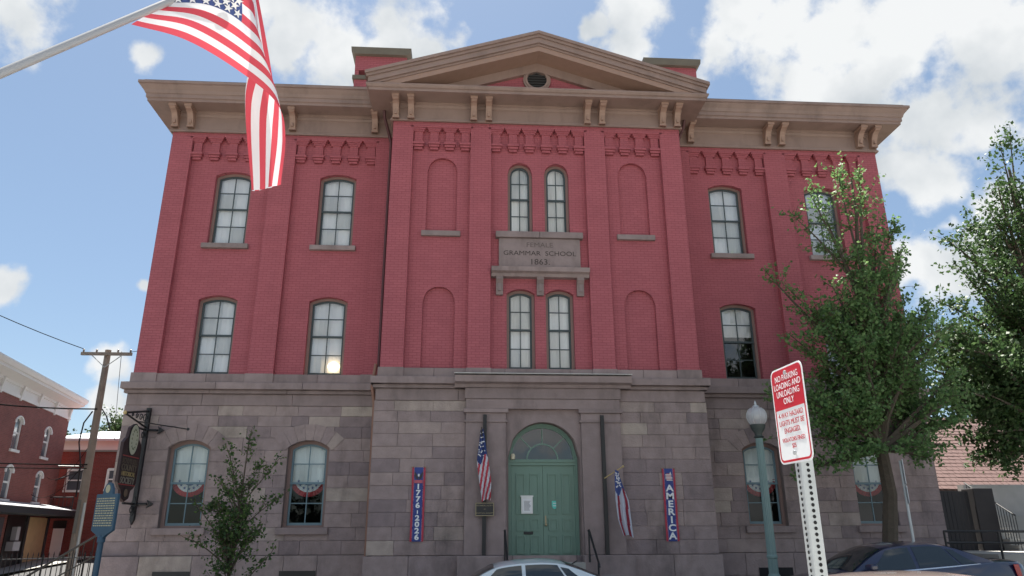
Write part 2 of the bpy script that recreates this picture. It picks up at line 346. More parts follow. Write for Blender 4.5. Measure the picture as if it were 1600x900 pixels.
for s in (-1, 1):
    xc = s*2.79; ops += [(xc-.43,xc+.43,9.66,11.56,.43,.10,True),(xc-.44,xc+.44,ZB,7.57,.44,.10,True)]
    ops += [(s*.535-.36,s*.535+.36,9.66,11.54,.36,.26,False),(s*.54-.39,s*.54+.39,ZB,7.84,.14,.26,False)]
mb = wall_sheet(MB(), -4.27, 4.27, ZB, ZT-.12, YP, ops)
for s in (-1, 1): mb.add([(s*4.27,YP-PJ,ZB),(s*4.27,YW,ZB),(s*4.27,YW,ZT),(s*4.27,YP-PJ,ZT)], [(0,1,2,3)])
mb.build('brick_wall', BRICK, B)
for s in (-1, 1):
    for (a, b) in ((1.38,1.99),(3.67,4.272)):
        xa, xb = (a, b) if s > 0 else (-b, -a)
        MB().box(xa, xb, YP-PJ, YP+.02, ZB, 12.97).build('pilaster', BRICK, B, bevel=.006)
MB().box(-4.272, 4.272, YP-PJ, YP+.02, 12.97, ZT+.03).build('brick_band', BRICK, B)
MB().box(-10.9,10.9,14.9,15,-1,14.2).build('back_wall', BRICK, B)
# corbel table: every corbel a stepped brick bracket
def corbel_mesh():
    mb = MB(); d = PJ
    for (w, z0, z1, dd) in ((.46,.69,.745,d),(.40,.635,.69,d-.025),(.335,.57,.635,d-.05),(.24,.22,.57,d-.075),(.35,.15,.22,d-.01),(.30,.075,.15,d-.045),(.24,.0,.075,d-.085)):
        mb.box(-w/2, w/2, -dd, .01, z0, z1)
    return mb.mesh('corbel', BRICK)
CM = corbel_mesh()
def corbels(xa, xb, n, y):
    for i in range(n):
        o = bpy.data.objects.new('corbel', CM); COL.objects.link(o); o.parent = B
        o.location = (xa+.15+(xb-xa-.30)*i/(n-1), y, 12.225)
for s in (-1, 1):
    corbels(*sorted((s*1.99, s*3.67)), 4, YP)
    corbels(*sorted((s*4.87, s*7.27)), 5, YW); corbels(*sorted((s*7.97, s*10.35)), 5, YW)
corbels(-1.38, 1.38, 6, YP)
# windows ---------------------------------------------------------------
def window(xc, w, z0, zs, rise, y, fm, sm, blind=1.0, sill=None, bm=None, fo=.075, rows=4, label=None, gm=None):
    a = w/2; yf = y+(.15 if gm is None else .09); gm = gm or GLASS; mb = MB(); o1 = arch_path(xc,a,z0,zs,rise,.0); o2 = arch_path(xc,a,z0,zs,rise,fo,bot=.05)
    ring(mb, o1, o2, yf, yf+.09); mb.box(xc-a, xc+a, yf-.01, yf+.1, z0, z0+.055)
    fr = mb.build('window', fm, B, label=label)
    top = zs+rise; zm = z0+.055+(top-z0-.1)*.5; so = fo+.05; ai = a-fo
    us = MB(); ring(us, [(xc-ai,zm-.02)]+arch_path(xc,a,z0,zs,rise,fo)[1:-1]+[(xc+ai,zm-.02)], [(xc-a+so,zm+.03)]+arch_path(xc,a,z0,zs,rise,so)[1:-1]+[(xc+a-so,zm+.03)], yf+.035, yf+.075)
    us.box(xc-ai, xc+ai, yf+.03, yf+.075, zm-.025, zm+.03)
    ls = MB(); zb = z0+.055
    for q in ((xc-ai,xc-ai+.05,zb,zm-.02),(xc+ai-.05,xc+ai,zb,zm-.02),(xc-ai+.05,xc+ai-.05,zb,zb+.065)): ls.box(q[0],q[1],yf+.07,yf+.105,q[2],q[3])
    mw = .013
    zr_u = zm+.03+(archz(xc,a,zs,rise,so,xc)-zm-.03)*.5; zr_l = zb+.065+(zm-.02-zb-.065)*.5
    zt_c = archz(xc,a,zs,rise,so,xc)
    us.box(xc-mw, xc+mw, yf+.04, yf+.07, zm+.03, zt_c+.005); us.box(xc-a+so, xc+a-so, yf+.042, yf+.068, zr_u-mw, zr_u+mw)
    ls.box(xc-mw, xc+mw, yf+.075, yf+.1, zb+.065, zm-.02); ls.box(xc-ai+.05, xc+ai-.05, yf+.077, yf+.098, zr_l-mw, zr_l+mw)
    us.build('sash', sm, fr); ls.build('sash', sm, fr)
    for cxa, cxb in ((xc-a+so, xc-mw), (xc+mw, xc+a-so)):
        for (za, zz, yy) in ((zb+.065, zr_l-mw, yf+.088), (zr_l+mw, zm-.02, yf+.088), (zm+.03, zr_u-mw, yf+.056)):
            dy = random.uniform(-.0025,.0025)
            MB().add([(cxa,yy+dy,za),(cxb,yy-dy,za),(cxb,yy-dy,zz),(cxa,yy+dy,zz)], [(0,1,2,3)]).build('pane', gm, fr)
        n = 6; arc = [(cxa+(cxb-cxa)*i/n, archz(xc,a,zs,rise,so,cxa+(cxb-cxa)*i/n)) for i in range(n+1)]
        pl = [(cxb,zr_u+mw),(cxa,zr_u+mw)]+arc
        MB().add([(x,yf+.056,z) for x,z in pl], [tuple(range(len(pl)))]).build('pane', gm, fr)
    if blind > 0:
        zlo = z0+(top-z0)*(1-blind); yb = yf+.16; n = 16; vs = []; 
        for i in range(n+1):
            x = xc-a+w*i/n; yy = yb+.012*math.sin(i*1.9); vs += [(x,yy,zlo),(x,yy,top)]
        MB().add(vs, [(2*i,2*i+2,2*i+3,2*i+1) for i in range(n)]).build('blind', bm or BLIND, fr)
    if sill:
        MB().box(xc-a-.12, xc+a+.12, y-sill, y+.1, z0-.15, z0-.002).build('sill', STONE_S, fr, bevel=.012)
    return fr
for s in (-1, 1):
    for xm in (5.96, 9.04):
        window(s*xm, 1.08, 9.54, 11.74, .14, YW, WFRAME, SASH, 1.0, sill=.12)
        window(s*xm, 1.08, ZB, 7.84, .14, YW, WFRAME, SASH, 1.0 if not (s > 0 and xm < 7) else .42)
    window(s*.535, .72, 9.66, 11.54, .36, YP, WFRAME, SASH, 1.0)
    window(s*.54, .78, ZB, 7.84, .14, YP, WFRAME, SASH, 1.0)
    MB().box(s*2.79-.55, s*2.79+.55, YP-.10, YP+.1, 9.50, 9.655).build('niche_sill', STONE_S, B, bevel=.012)
# lit ceiling globe seen through a first-floor window
gl = MB().lathe([(.02,.16),(.07,.14),(.15,.08),(.165,.02),(.13,-.06),(.05,-.10),(.01,-.105)], n=16).build('globe_lamp', pmat('lamp_globe',(.9,.75,.5),.4,emit=((1,.72,.4),1.6)), smooth=True, loc=(-5.72,YW+.21,5.98))
tag(gl, 'small glowing globe lamp in the brick storey window left of the centre', 'lamp')
# stone storey -------------------------------------------------------------
YSW, YSP = .86, -.18
def stone(name, x0, x1, z0, z1, y, d=.06, g=.0025, mat=STONE, jit=.006):
    x0 += g; x1 -= g; z0 += g; z1 -= g; yy = y+random.uniform(-jit, jit); c = .006; j = lambda: random.uniform(-.004,.004)
    f = [(x0+c+j(),yy,z0+c+j()),(x1-c+j(),yy,z0+c+j()),(x1-c+j(),yy,z1-c+j()),(x0+c+j(),yy,z1-c+j())]
    m = [(x0,yy+c,z0),(x1,yy+c,z0),(x1,yy+c,z1),(x0,yy+c,z1)]; b = [(x,y+d,z) for x,_,z in m]
    fs = [(0,1,2,3)]+[(4+i,4+(i+1)%4,(i+1)%4,i) for i in range(4)]+[(8+i,8+(i+1)%4,4+(i+1)%4,4+i) for i in range(4)]
    return MB().add(f+m+b, fs).build(name, mat, SW)
SWB = MB()
sw_ops = {}
for s in (-1, 1):
    x0, x1 = (-11.02,-4.33) if s < 0 else (4.33,11.02)
    o = []
    for (a, b) in ((5.60,6.68),(8.68,9.76)):
        xa, xb = (a, b) if s > 0 else (-b, -a); o.append((xa,xb,1.72,3.74,.19,.30,False))
    sw_ops[s] = o
    wall_sheet(SWB, x0, x1, -1.2, ZB, YSW+.035, o)
    SWB.add([(s*11.02,YSW,-1.2),(s*11.02,15,-1.2),(s*11.02,15,ZB),(s*11.02,YSW,ZB)], [(0,1,2,3)])
    SWB.add([(s*4.33,YSP+.035,-1.2),(s*4.33,YSW+.05,-1.2),(s*4.33,YSW+.05,ZB),(s*4.33,YSP+.035,ZB)], [(0,1,2,3)])
wall_sheet(SWB, -4.33, 4.33, -1.2, ZB, YSP+.035, [(-.90,.90,.90,3.36,.92,.45,False)])
SW = SWB.build('stone_wall', MORTAR, B)
ROWS = [1.06,1.40,1.72,2.06,2.36,2.70,3.02,3.36,3.66,3.98,4.28,4.56,4.83]
def course(x0, x1, z0, z1, y, blocks, lo=.45, hi=1.15):
    segs = [(x0,x1)]
    for (a, b) in blocks:
        segs = [t for (p,q) in segs for t in ((p,min(q,a)),(max(p,b),q)) if t[1]-t[0] > .04]
    for (p, q) in segs:
        x = p
        while x < q-1e-6:
            l = random.uniform(lo, hi)
            if q-(x+l) < lo*.7: l = q-x
            if l > hi*1.25: l *= .5
            stone('stone', x, x+l, z0, z1, y); x += l
for z0, z1 in zip(ROWS[:-1], ROWS[1:]):
    for s in (-1, 1):
        bl = [(o[0],o[1]) for o in sw_ops[s] if z0 < 3.90 and z1 > 1.73]
        course(*((-11.05,-4.36) if s < 0 else (4.36,11.05)), z0, z1, YSW, bl)
        course(*((-4.36,-2.0) if s < 0 else (2.0,4.36)), z0, z1, YSP, [], .5, 1.1)
for s in (-1, 1):                     # arch stones over the stone-storey windows
    for (xa, xb, zb, zsp, rise, dp, c) in sw_ops[s]:
        xc, a = (xa+xb)/2, (xb-xa)/2; Rr, cz = arc_pts(a, zsp, rise); a0 = math.asin((a+.0)/Rr)
        for i in range(7):
            t0, t1 = -a0*1.18+2*a0*1.18*i/7+.004, -a0*1.18+2*a0*1.18*(i+1)/7-.004
            t0c, t1c = t0, t1; Ro = Rr+.42
            poly = [(xc+Rr*math.sin(t0),cz+Rr*math.cos(t0)),(xc+Rr*math.sin(t1),cz+Rr*math.cos(t1)),(xc+Ro*math.sin(t1),cz+Ro*math.cos(t1)),(xc+Ro*math.sin(t0),cz+Ro*math.cos(t0))]
            MB().prism(poly, YSW-.016, YSW+.2).build('arch_stone', STONE, SW)
# plinth, bands, ledge
def band(name, z0, z1, pw, pp, ex, joint, mat=STONE_S, bev=.012):
    """dressed course all round: wing plane pw, pavilion plane pp, extra at the corners ex"""
    for (x0, x1, y, yb) in ((-11.02-ex,-4.33-ex,pw,YSW+.05),(4.33+ex,11.02+ex,pw,YSW+.05),(-4.33-ex,4.33+ex,pp,YSP+.05)):
        n = max(1, round((x1-x0)/joint)); e = [x0]+[x0+(x1-x0)*(i+random.uniform(-.18,.18))/n for i in range(1,n)]+[x1]
        for a, b in zip(e[:-1], e[1:]):
            MB().box(a+.003, b-.003, y+random.uniform(-.003,.003), yb, z0+.003, z1-.003).build(name, mat, SW, bevel=bev)
    for s in (-1, 1): MB().box(*sorted((s*(4.33+ex-.004), s*4.2)), pp+.01, pw, z0+.003, z1-.003).build(name, mat, SW)
band('plinth_stone', .50, 1.05, YSW-.10, YSP-.10, .08, 1.2, STONE)
band('plinth_stone', -1.1, .50, YSW-.11, YSP-.11, .085, 1.5, STONE)
band('band_stone', 4.83, 5.14, YSW-.02, YSP-.02, .01, 2.2)
band('ledge_stone', 5.14, 5.24, YSW-.10, YSP-.10, .08, 2.6)
band('ledge_stone', 5.24, 5.43, YSW-.22, YSP-.22, .14, 2.6)
band('base_course_stone', 5.43, 5.695, YW-PJ-.02, YP-PJ-.02, -.02, 1.8)
for s in (-1, 1):
    for (a, b, y) in ((4.36,4.90,YW),(7.24,8.0,YW),(10.32,11.0,YW),(1.35,2.02,YP),(3.64,4.31,YP)):
        MB().box(*sorted((s*a, s*b)), y-PJ-.07, y, 5.432, 5.70).build('pilaster_base', STONE_S, B, bevel=.012)
    for (a, b) in ((5.60,6.68),(8.68,9.76)):
        xc = s*(a+b)/2
        f = window(xc, 1.08, 1.72, 3.74, .19, YSW+.10, WFRAME, SASHB, .50, fo=.085, gm=GLASS2)
        MB().box(xc-.66, xc+.66, YSW-.10, YSW+.3, 1.55, 1.715).build('sill', STONE_S, f, bevel=.012)
        MB().box(xc-.45, xc+.45, YSW-.125, YSW-.105, .30, .69).build('cellar_window', pmat('cellar_dark',(.012,.012,.016),.3), B)
# portal
PO = MB()
for s in (-1, 1):
    for (a, b, y, z0, z1) in ((.97,2.0,YSP-.16,1.06,4.26),(.93,2.03,YSP-.19,4.26,4.32),(.97,2.0,YSP-.165,4.32,4.50),(.91,2.06,YSP-.22,4.50,4.60)):
        MB().box(*sorted((s*a,s*b)), y, YSP+.03, z0, z1).build('portal_pilaster', STONE_S, B, bevel=.01)
    MB().box(*sorted((s*.9,s*2.15)), YSP-.45, YSP-.12, -1, 1.055).build('portal_plinth', STONE_S, B, bevel=.02)
MB().box(-2.0,2.0,YSP-.17,YSP+.03,4.602,4.86).build('portal_architrave', STONE_S, B, bevel=.01)
MB().box(-2.03,2.03,YSP-.20,YSP+.03,4.862,5.14).build('portal_frieze', STONE_S, B, bevel=.01)
MB().prismx([(YSP,5.143),(YSP-.24,5.143),(YSP-.28,5.22),(YSP-.42,5.26),(YSP-.46,5.42),(YSP,5.46)], -2.30, 2.30).build('portal_cornice', STONE_S, B)
MB().box(-2.31,2.31,YSP-.475,YSP+.05,5.462,5.48).build('cornice_flashing', pmat('flashing',(.55,.54,.52),.5), B)
mb = wall_sheet(MB(), -.97, .97, .9, 4.602, YSP-.03, [(-.93,.93,.9,3.36,.93,.36,False)]); mb.build('arch_surround', STONE_S, B)
# door
YD = .12
df = MB(); ring(df, arch_path(0,.93,.90,3.36,.929,0,24), arch_path(0,.93,.90,3.36,.929,.08,24), YD-.06, YD+.1)
ring(df, arch_path(0,.93,.90,3.36,.929,.08,24), arch_path(0,.93,.90,3.36,.929,.115,24), YD-.02, YD+.1)
df.box(-.85,.85,YD-.05,YD+.08,3.22,3.30); df.box(-.85,.85,YD-.08,YD+.08,3.30,3.345)
DF = df.build('door_frame', GREEN, B)
fb = MB(); ri = .80
fb2 = []
for a0 in (45, 90, 135):
    c, q = math.cos(R_(a0)), math.sin(R_(a0)); fb.hexa([(c*.40-q*.014,YD,3.36+q*.40+c*.014),(c*.40+q*.014,YD,3.36+q*.40-c*.014),(c*.40+q*.014,YD+.04,3.36+q*.40-c*.014),(c*.40-q*.014,YD+.04,3.36+q*.40+c*.014),
        (c*.82-q*.014,YD,3.36+q*.82+c*.014),(c*.82+q*.014,YD,3.36+q*.82-c*.014),(c*.82+q*.014,YD+.04,3.36+q*.82-c*.014),(c*.82-q*.014,YD+.04,3.36+q*.82+c*.014)])
semi = lambda r, n=20: [(r*math.cos(math.pi-math.pi*i/n), 3.36+r*math.sin(math.pi*i/n)) for i in range(n+1)]
ring(fb, semi(.42), semi(.385), YD-.003, YD+.045)
fb.box(-.82,.82,YD,YD+.04,3.345,3.375); fb.build('fanlight_bars', GREEN, DF)
for k in range(4):
    t0, t1 = math.pi*k/4, math.pi*(k+1)/4; n = 7
    p = [(.82*math.cos(t0+(t1-t0)*i/n), 3.36+.82*math.sin(t0+(t1-t0)*i/n)) for i in range(n+1)]+[(.40*math.cos(t1+(t0-t1)*i/n), 3.36+.40*math.sin(t1+(t0-t1)*i/n)) for i in range(n+1)]
    MB().add([(x,YD+.02,z) for x,z in p], [tuple(range(len(p)))]).build('pane', GLASS, DF)
p = semi(.39); MB().add([(x,YD+.02,z) for x,z in p], [tuple(range(len(p)))]).build('pane', GLASS, DF)
MB().lathe([(.03,-.06),(.055,-.05),(.06,.04),(.045,.08),(.02,.09)], c=(-.77,YD-.07,3.42), n=10).build('door_light', pmat('cream_glass',(.75,.68,.5),.3), DF)
for s in (-1, 1):
    xa, xb = (.004,.81) if s > 0 else (-.81,-.004)
    lf = MB().box(xa, xb, YD, YD+.05, .93, 3.22).build('door_leaf', GREEN, B)
    for (z0, z1) in ((2.02,3.02),(1.62,1.92),(1.08,1.52)):
        for k in (0, 1):
            c = xa+.12+k*.35+.005; w = .235; mb = MB()
            ring(mb, [(c,z0),(c,z1),(c+w,z1),(c+w,z0),(c,z0)], [(c+.035,z0+.035),(c+.035,z1-.035),(c+w-.035,z1-.035),(c+w-.035,z0+.035),(c+.035,z0+.035)], YD-.034, YD+.01)
            mb.hexa([(c+.05,YD-.001,z0+.05),(c+w-.05,YD-.001,z0+.05),(c+w-.05,YD+.01,z0+.05),(c+.05,YD+.01,z0+.05),(c+.05,YD-.001,z1-.05),(c+w-.05,YD-.001,z1-.05),(c+w-.05,YD+.01,z1-.05),(c+.05,YD+.01,z1-.05)])
            mb.build('panel', GREEN, lf)
    if s < 0:
        MB().box(-.50,-.27,YD-.035,YD+.001,1.535,1.60).build('mail_slot', IRON, lf, bevel=.006)
        nb = MB(); nb.box(-.56,-.27,YD-.06,YD-.023,2.03,2.44); nb.box(-.58,-.25,YD-.065,YD-.02,2.44,2.47); nb.box(-.525,-.305,YD-.0625,YD-.0605,2.07,2.39,1)
        for q in range(9): nb.box(-.49,-.34+.02*math.sin(q*5),YD-.064,YD-.0627,2.11+q*.027,2.12+q*.027,2)
        nb.build('notice_case', [WHITE, pmat('paper',(.85,.85,.86),.7), pmat('ink',(.12,.12,.14),.7)], lf)
    else:
        MB().box(.04,.075,YD-.03,YD,1.74,1.98).lathe([(.02,-.10),(.036,-.085),(.036,-.06),(.015,-.03),(.015,0)], c=(.058,YD,1.76), n=10, axis='y').build('handle', pmat('brass',(.35,.3,.2),.35,metal=.6), lf)
        st = MB().prism([(.22,2.22),(.245,2.16),(.29,2.14),(.335,2.16),(.36,2.22),(.36,2.34),(.22,2.34)], YD-.027, YD-.023)
        st.box(.25,.33,YD-.029,YD-.0275,2.27,2.29,1); st.box(.25,.33,YD-.029,YD-.0275,2.21,2.23,1); st.build('sticker', [pmat('turquoise_sticker',(.12,.62,.52),.5), WHITE], lf)
# doorstep and steps
for i in range(5):
    MB().box(-.92-.0*i,.92,-.35-.30*i-.3,.3 if i == 0 else -.349-.30*(i-1)-.3,-.9,.895-.19*i).build('step', CONC, B, bevel=.012)
# plaque
pq = MB().box(-1.15,1.15,YP-.10,YP+.02,8.56,9.46).build('plaque', STONE_S, B, bevel=.006)
CUT = pmat('cut_letter',(.07,.055,.052),.9)
CUTW = pmat('worn_cut_letter',(.14,.11,.105),.9)
for (t, z, sz, m) in (('FEMALE',9.20,.20,CUTW),('GRAMMAR  SCHOOL',8.95,.195,CUT),('1863.',8.68,.235,CUT)):
    mb = MB(); text_mb(t, sz, mb, lambda x, y, d, z=z: (x*1.12,YP-.101-d,z+y)); mb.build('lettering', m, pq)
for (a, b) in ((-1.24,-.003),(.003,1.24)): MB().box(a,b,YP-.17,YP+.05,9.47,9.655).build('plaque_cap', STONE_S, B, bevel=.015)
MB().prismx([(YP,8.28),(YP-.20,8.28),(YP-.24,8.36),(YP-.34,8.40),(YP-.36,8.52),(YP,8.555)], -1.36, 1.36).build('plaque_shelf', STONE_S, B)
for x in (-1.13, 0, 1.12):
    mb = MB().prismx([(YP,7.78),(YP-.10,7.78),(YP-.12,7.9),(YP-.13,8.1),(YP-.22,8.2),(YP-.22,8.28),(YP,8.28)], x-.095, x+.095)
    mb.box(x-.04,x+.04,YP-.155,YP-.10,7.88,8.1); mb.build('plaque_bracket', STONE_S, B)
# cornices --------------------------------------------------------------------
def sweep(prof, path):
    """path(o) -> list of xy points for outward offset o"""
    mb = MB(); k = len(path(0))
    vs = [(x,y,z) for (o,z) in prof for (x,y) in path(o)]
    return mb.add(vs, [(i*k+j,i*k+j+1,(i+1)*k+j+1,(i+1)*k+j) for i in range(len(prof)-1) for j in range(k-1)])
FW, FP = YW-PJ-.03, YP-PJ-.03
PW = [(0,13.07),(.06,13.07),(.06,13.12),(.03,13.15),(.03,13.19),(0,13.2),(0,13.58),(.03,13.6),(.05,13.66),(.09,13.68),(.09,13.76),(.60,13.76),(.60,13.84),(.64,13.86),(.64,13.97),(.67,13.99),(.70,14.08),(.80,14.19),(.80,14.22),(.84,14.23),(.84,14.31),(0,14.42)]
for s in (-1, 1):
    sweep(PW, lambda o: [(s*4.2,FW-o),(s*(10.98+o),FW-o),(s*(10.98+o),15.1)]).build('cornice', TRIM, B)
PP = [(0,13.07),(.06,13.07),(.06,13.12),(.03,13.15),(.03,13.19),(0,13.2),(0,13.52),(.03,13.54),(.05,13.60),(.09,13.62),(.09,13.68),(.66,13.68),(.66,13.76),(.70,13.78),(.74,13.84),(.74,13.88),(0,13.93)]
sweep(PP, lambda o: [(-4.29-o,1.2),(-4.29-o,FP-o),(4.29+o,FP-o),(4.29+o,1.2)]).build('cornice', TRIM, B)
def bracket_mesh(drop):
    prof = [(0,0),(-.50,0),(-.50,-.09),(-.46,-.13),(-.38,-.15),(-.30,-.20),(-.24,-.28),(-.20,-.38),(-.17,-drop+.12),(-.15,-drop+.06),(-.16,-drop+.03),(-.15,-drop),(0,-drop)]
    mb = MB().prismx(prof, -.085, .085); mb.box(-.105,.105,-.53,.0,-.085,-.001); mb.box(-.10,.10,-.175,0,-drop,-drop+.05)
    mb.box(-.03,.03,-.225,-.15,-drop+.1,-.36); return mb.mesh('bracket', TRIM2)
BW = bracket_mesh(.58)
def bracket(x, y, z):
    o = bpy.data.objects.new('bracket', BW); COL.objects.link(o); o.parent = B; o.location = (x, y, z)
for s in (-1, 1):
    for x in (1.47,1.91,3.75,4.19): bracket(s*x, FP, 13.675)
    for x in (4.92,7.40,7.86,10.42,10.88): bracket(s*x, FW, 13.755)
# pediment
sl_ = 1.60/5.07; cs = 1.0
def rake(z_hi, z_lo, y, hw, name, mat=TRIM):
    for s in (-1, 1):
        xh = s*hw; poly = [(0,15.85+z_hi),(xh,15.85-sl_*hw+z_hi),(xh,15.85-sl_*hw+z_lo),(0,15.85+z_lo)]
        MB().prism(poly, y, .0).build(name, mat, B)
rake(0,-.10,-.98,5.07,'raking_cornice'); rake(-.103,-.19,-.93,5.03,'raking_cornice'); rake(-.193,-.36,-.885,4.98,'raking_cornice'); rake(-.363,-.43,-.83,4.92,'raking_cornice'); rake(-.433,-.60,-.80,4.86,'raking_cornice', TRIM2)
rake(-.603,-.90,YP-.20,4.2,'tympanum_trim')
MB().prism([(-4.6,13.9),(4.6,13.9),(0,15.35)], YP-.08, YP+.1).build('tympanum', BRICK, B)
oc = MB(); circ = lambda r, n=28: [(r*math.cos(2*math.pi*i/n), 14.68+r*math.sin(2*math.pi*i/n)) for i in range(n+1)]
ring(oc, circ(.42), circ(.33), YP-.16, YP-.07); ring(oc, circ(.36), circ(.30), YP-.19, YP-.07)
OC = oc.build('oculus_frame', TRIM, B)
p = circ(.33)[:-1]; MB().add([(x,YP-.085,z) for x,z in p], [tuple(range(len(p)))]).build('oculus_back', DARK, OC)
for k in range(7):
    z = 14.68-.27+k*.09; h = math.sqrt(max(.325**2-(z-14.68)**2,.01))
    MB().hexa([(-h,YP-.15,z-.03),(h,YP-.15,z-.03),(h,YP-.14,z-.04),(-h,YP-.14,z-.04),(-h,YP-.10,z+.025),(h,YP-.10,z+.025),(h,YP-.09,z+.015),(-h,YP-.09,z+.015)]).build('louvre', pmat('louvre_paint',(.06,.06,.065),.6), OC)
rf = MB()
for s in (-1, 1):
    rf.add([(0,-.9,15.86),(s*5.1,-.9,15.86-sl_*5.1),(s*5.1,10,15.86-sl_*5.1),(0,10,15.86)], [(0,1,2,3)])
    rf.add([(s*4.3,.1,14.4),(s*11.7,.1,14.4),(s*8,8,15.3),(s*4.3,8,15.3)], [(0,1,2,3)]); rf.add([(s*11.7,.1,14.4),(s*11.7,15.5,14.4),(s*8,8,15.3)], [(0,1,2)]); rf.add([(s*4.3,8,15.3),(s*8,8,15.3),(s*11.7,15.5,14.4),(s*4.3,15.5,14.4)], [(0,1,2,3)])
rf.build('roof', ROOFM, B)
for s in (-1, 1):
    a, b = sorted((s*4.25, s*6.02)); ch = MB().box(a,b,2.6,3.8,14.3,16.35); ch.box(a-.06,b+.06,2.54,3.86,16.35,16.50,1)
    for (p, q) in ((a,a+.14),(b-.14,b),((a+b)/2-.1,(a+b)/2+.1)): ch.box(p,q,2.62,2.85,16.50,16.74); ch.box(p,q,3.55,3.78,16.50,16.74)
    ch.box(a,b,2.6,3.8,16.74,17.30); ch.prism([(a-.02,17.30),(a-.13,17.40),(a-.15,17.58),(b+.15,17.58),(b+.13,17.40),(b+.02,17.30)], 2.45, 3.95, 1)
    ch.build('chimney', [BRICK, pmat('chimney_cap',(.16,.14,.11),.85,var=.2)], B)
# rain pipes at the two re-entrant corners
for s in (-1, 1):
    mb = MB().tube([(s*4.62,.2,13.8),(s*4.6,.35,13.5),(s*4.50,.70,13.2),(s*4.42,.80,12.9),(s*4.42,.80,5.9)], .045, 10)
    mb.build('rain_pipe', pmat('pipe_red',(.10,.035,.04),.5), B, smooth=True)
    MB().tube([(s*4.47,.62,5.95),(s*4.50,.56,5.6),(s*4.52,.50,5.3),(s*4.46,.66,4.9),(s*4.46,.70,4.6),(s*4.46,.70,.2)], .05, 10).build('rain_pipe', COPPER, B, smooth=True)
# rooms behind the windows
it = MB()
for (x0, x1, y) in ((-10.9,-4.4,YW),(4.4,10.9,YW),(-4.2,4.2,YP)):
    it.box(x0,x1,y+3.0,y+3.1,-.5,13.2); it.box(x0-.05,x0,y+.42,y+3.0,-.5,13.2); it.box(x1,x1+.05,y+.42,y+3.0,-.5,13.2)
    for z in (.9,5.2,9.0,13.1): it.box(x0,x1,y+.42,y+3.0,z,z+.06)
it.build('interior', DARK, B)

# bunting fans behind the stone-storey windows
def bunting(xc, label):
    r0 = empty('bunting_fan', (xc, YSW+.36, 2.95)); tag(r0, label, 'bunting', 'bunting fans in the stone storey windows')
    n = 36
    for (ra, rb, m, nm) in ((.0,.17,pmat('bunting_blue',(.07,.12,.32),.8),'blue_band'),(.17,.34,pmat('bunting_white',(.75,.76,.78),.8),'white_band'),(.34,.46,pmat('bunting_red',(.45,.05,.06),.8),'red_band')):
        vs = []; 
        for i in range(n+1):
            t = math.pi+math.pi*i/n; w = .012*(1 if i % 2 else -1)
            for r in (ra, rb): vs.append((r*math.cos(t)*1.05, w*r/.46, r*math.sin(t)))
        MB().add(vs, [(2*i,2*i+1,2*i+3,2*i+2) for i in range(n)]).build(nm, m, r0)
    stp = MB()
    for k in range(7):
        t = math.pi+math.pi*(k+.5)/7; c = (.255*math.cos(t)*1.05, .255*math.sin(t)); q = []
        for i in range(10):
            rr = .045 if i % 2 == 0 else .019; q.append((c[0]+rr*math.sin(i*math.pi/5), c[1]+rr*math.cos(i*math.pi/5)))
        stp.add([(x,-.016,z) for x,z in q], [tuple(range(10))])
    stp.build('stars', pmat('bunting_star',(.09,.14,.3),.8), r0)
bunting(-9.22,'red white and blue bunting fan in the leftmost ground floor window'); bunting(-6.14,'red white and blue bunting fan in the window right of the leafy sapling')
bunting(6.14,'red white and blue bunting fan in the window behind the street lamp'); bunting(9.22,'red white and blue bunting fan in the window behind the tree trunk')

# iron posts on the portal, flags, tablet, banners --------------------------------
YI = YSP-.20
posts = []
for s, lb in ((-1,'dark iron post on the portal pilaster left of the green door'),(1,'dark iron post on the portal pilaster right of the green door')):
    o = MB().box(s*1.51-.045, s*1.51+.045, YI-.05, YI+.035, 1.06, 4.44).build('iron_post', IRON); tag(o, lb, 'post', 'iron posts on the portal')
tb = empty('wall_tablet', (-1.50,YI-.06,1.96)); tag(tb, 'small black lettered tablet on the iron post under the furled flag', 'tablet')
MB().box(-.23,.23,-.03,.01,0,.32).build('plate', pmat('tablet_black',(.012,.012,.016),.4), tb, bevel=.006)
mb = MB(); ring(mb, [(-.225,.005),(-.225,.315),(.225,.315),(.225,.005),(-.225,.005)], [(-.21,.02),(-.21,.30),(.21,.30),(.21,.02),(-.21,.02)], -.034, -.029)
text_mb('HISTORICAL SOCIETY', .042, mb, lambda x, y, d: (x,-.031-d,.235+y)); text_mb('OF', .04, mb, lambda x, y, d: (x,-.031-d,.15+y)); text_mb('SCHUYLKILL COUNTY', .042, mb, lambda x, y, d: (x,-.031-d,.06+y))
mb.build('lettering', pmat('tablet_gold',(.40,.33,.20),.5), tb)
def star(cx, cz, r):
    return [(cx+(r if i % 2 == 0 else r*.4)*math.sin(i*math.pi/5), cz+(r if i % 2 == 0 else r*.4)*math.cos(i*math.pi/5)) for i in range(10)]
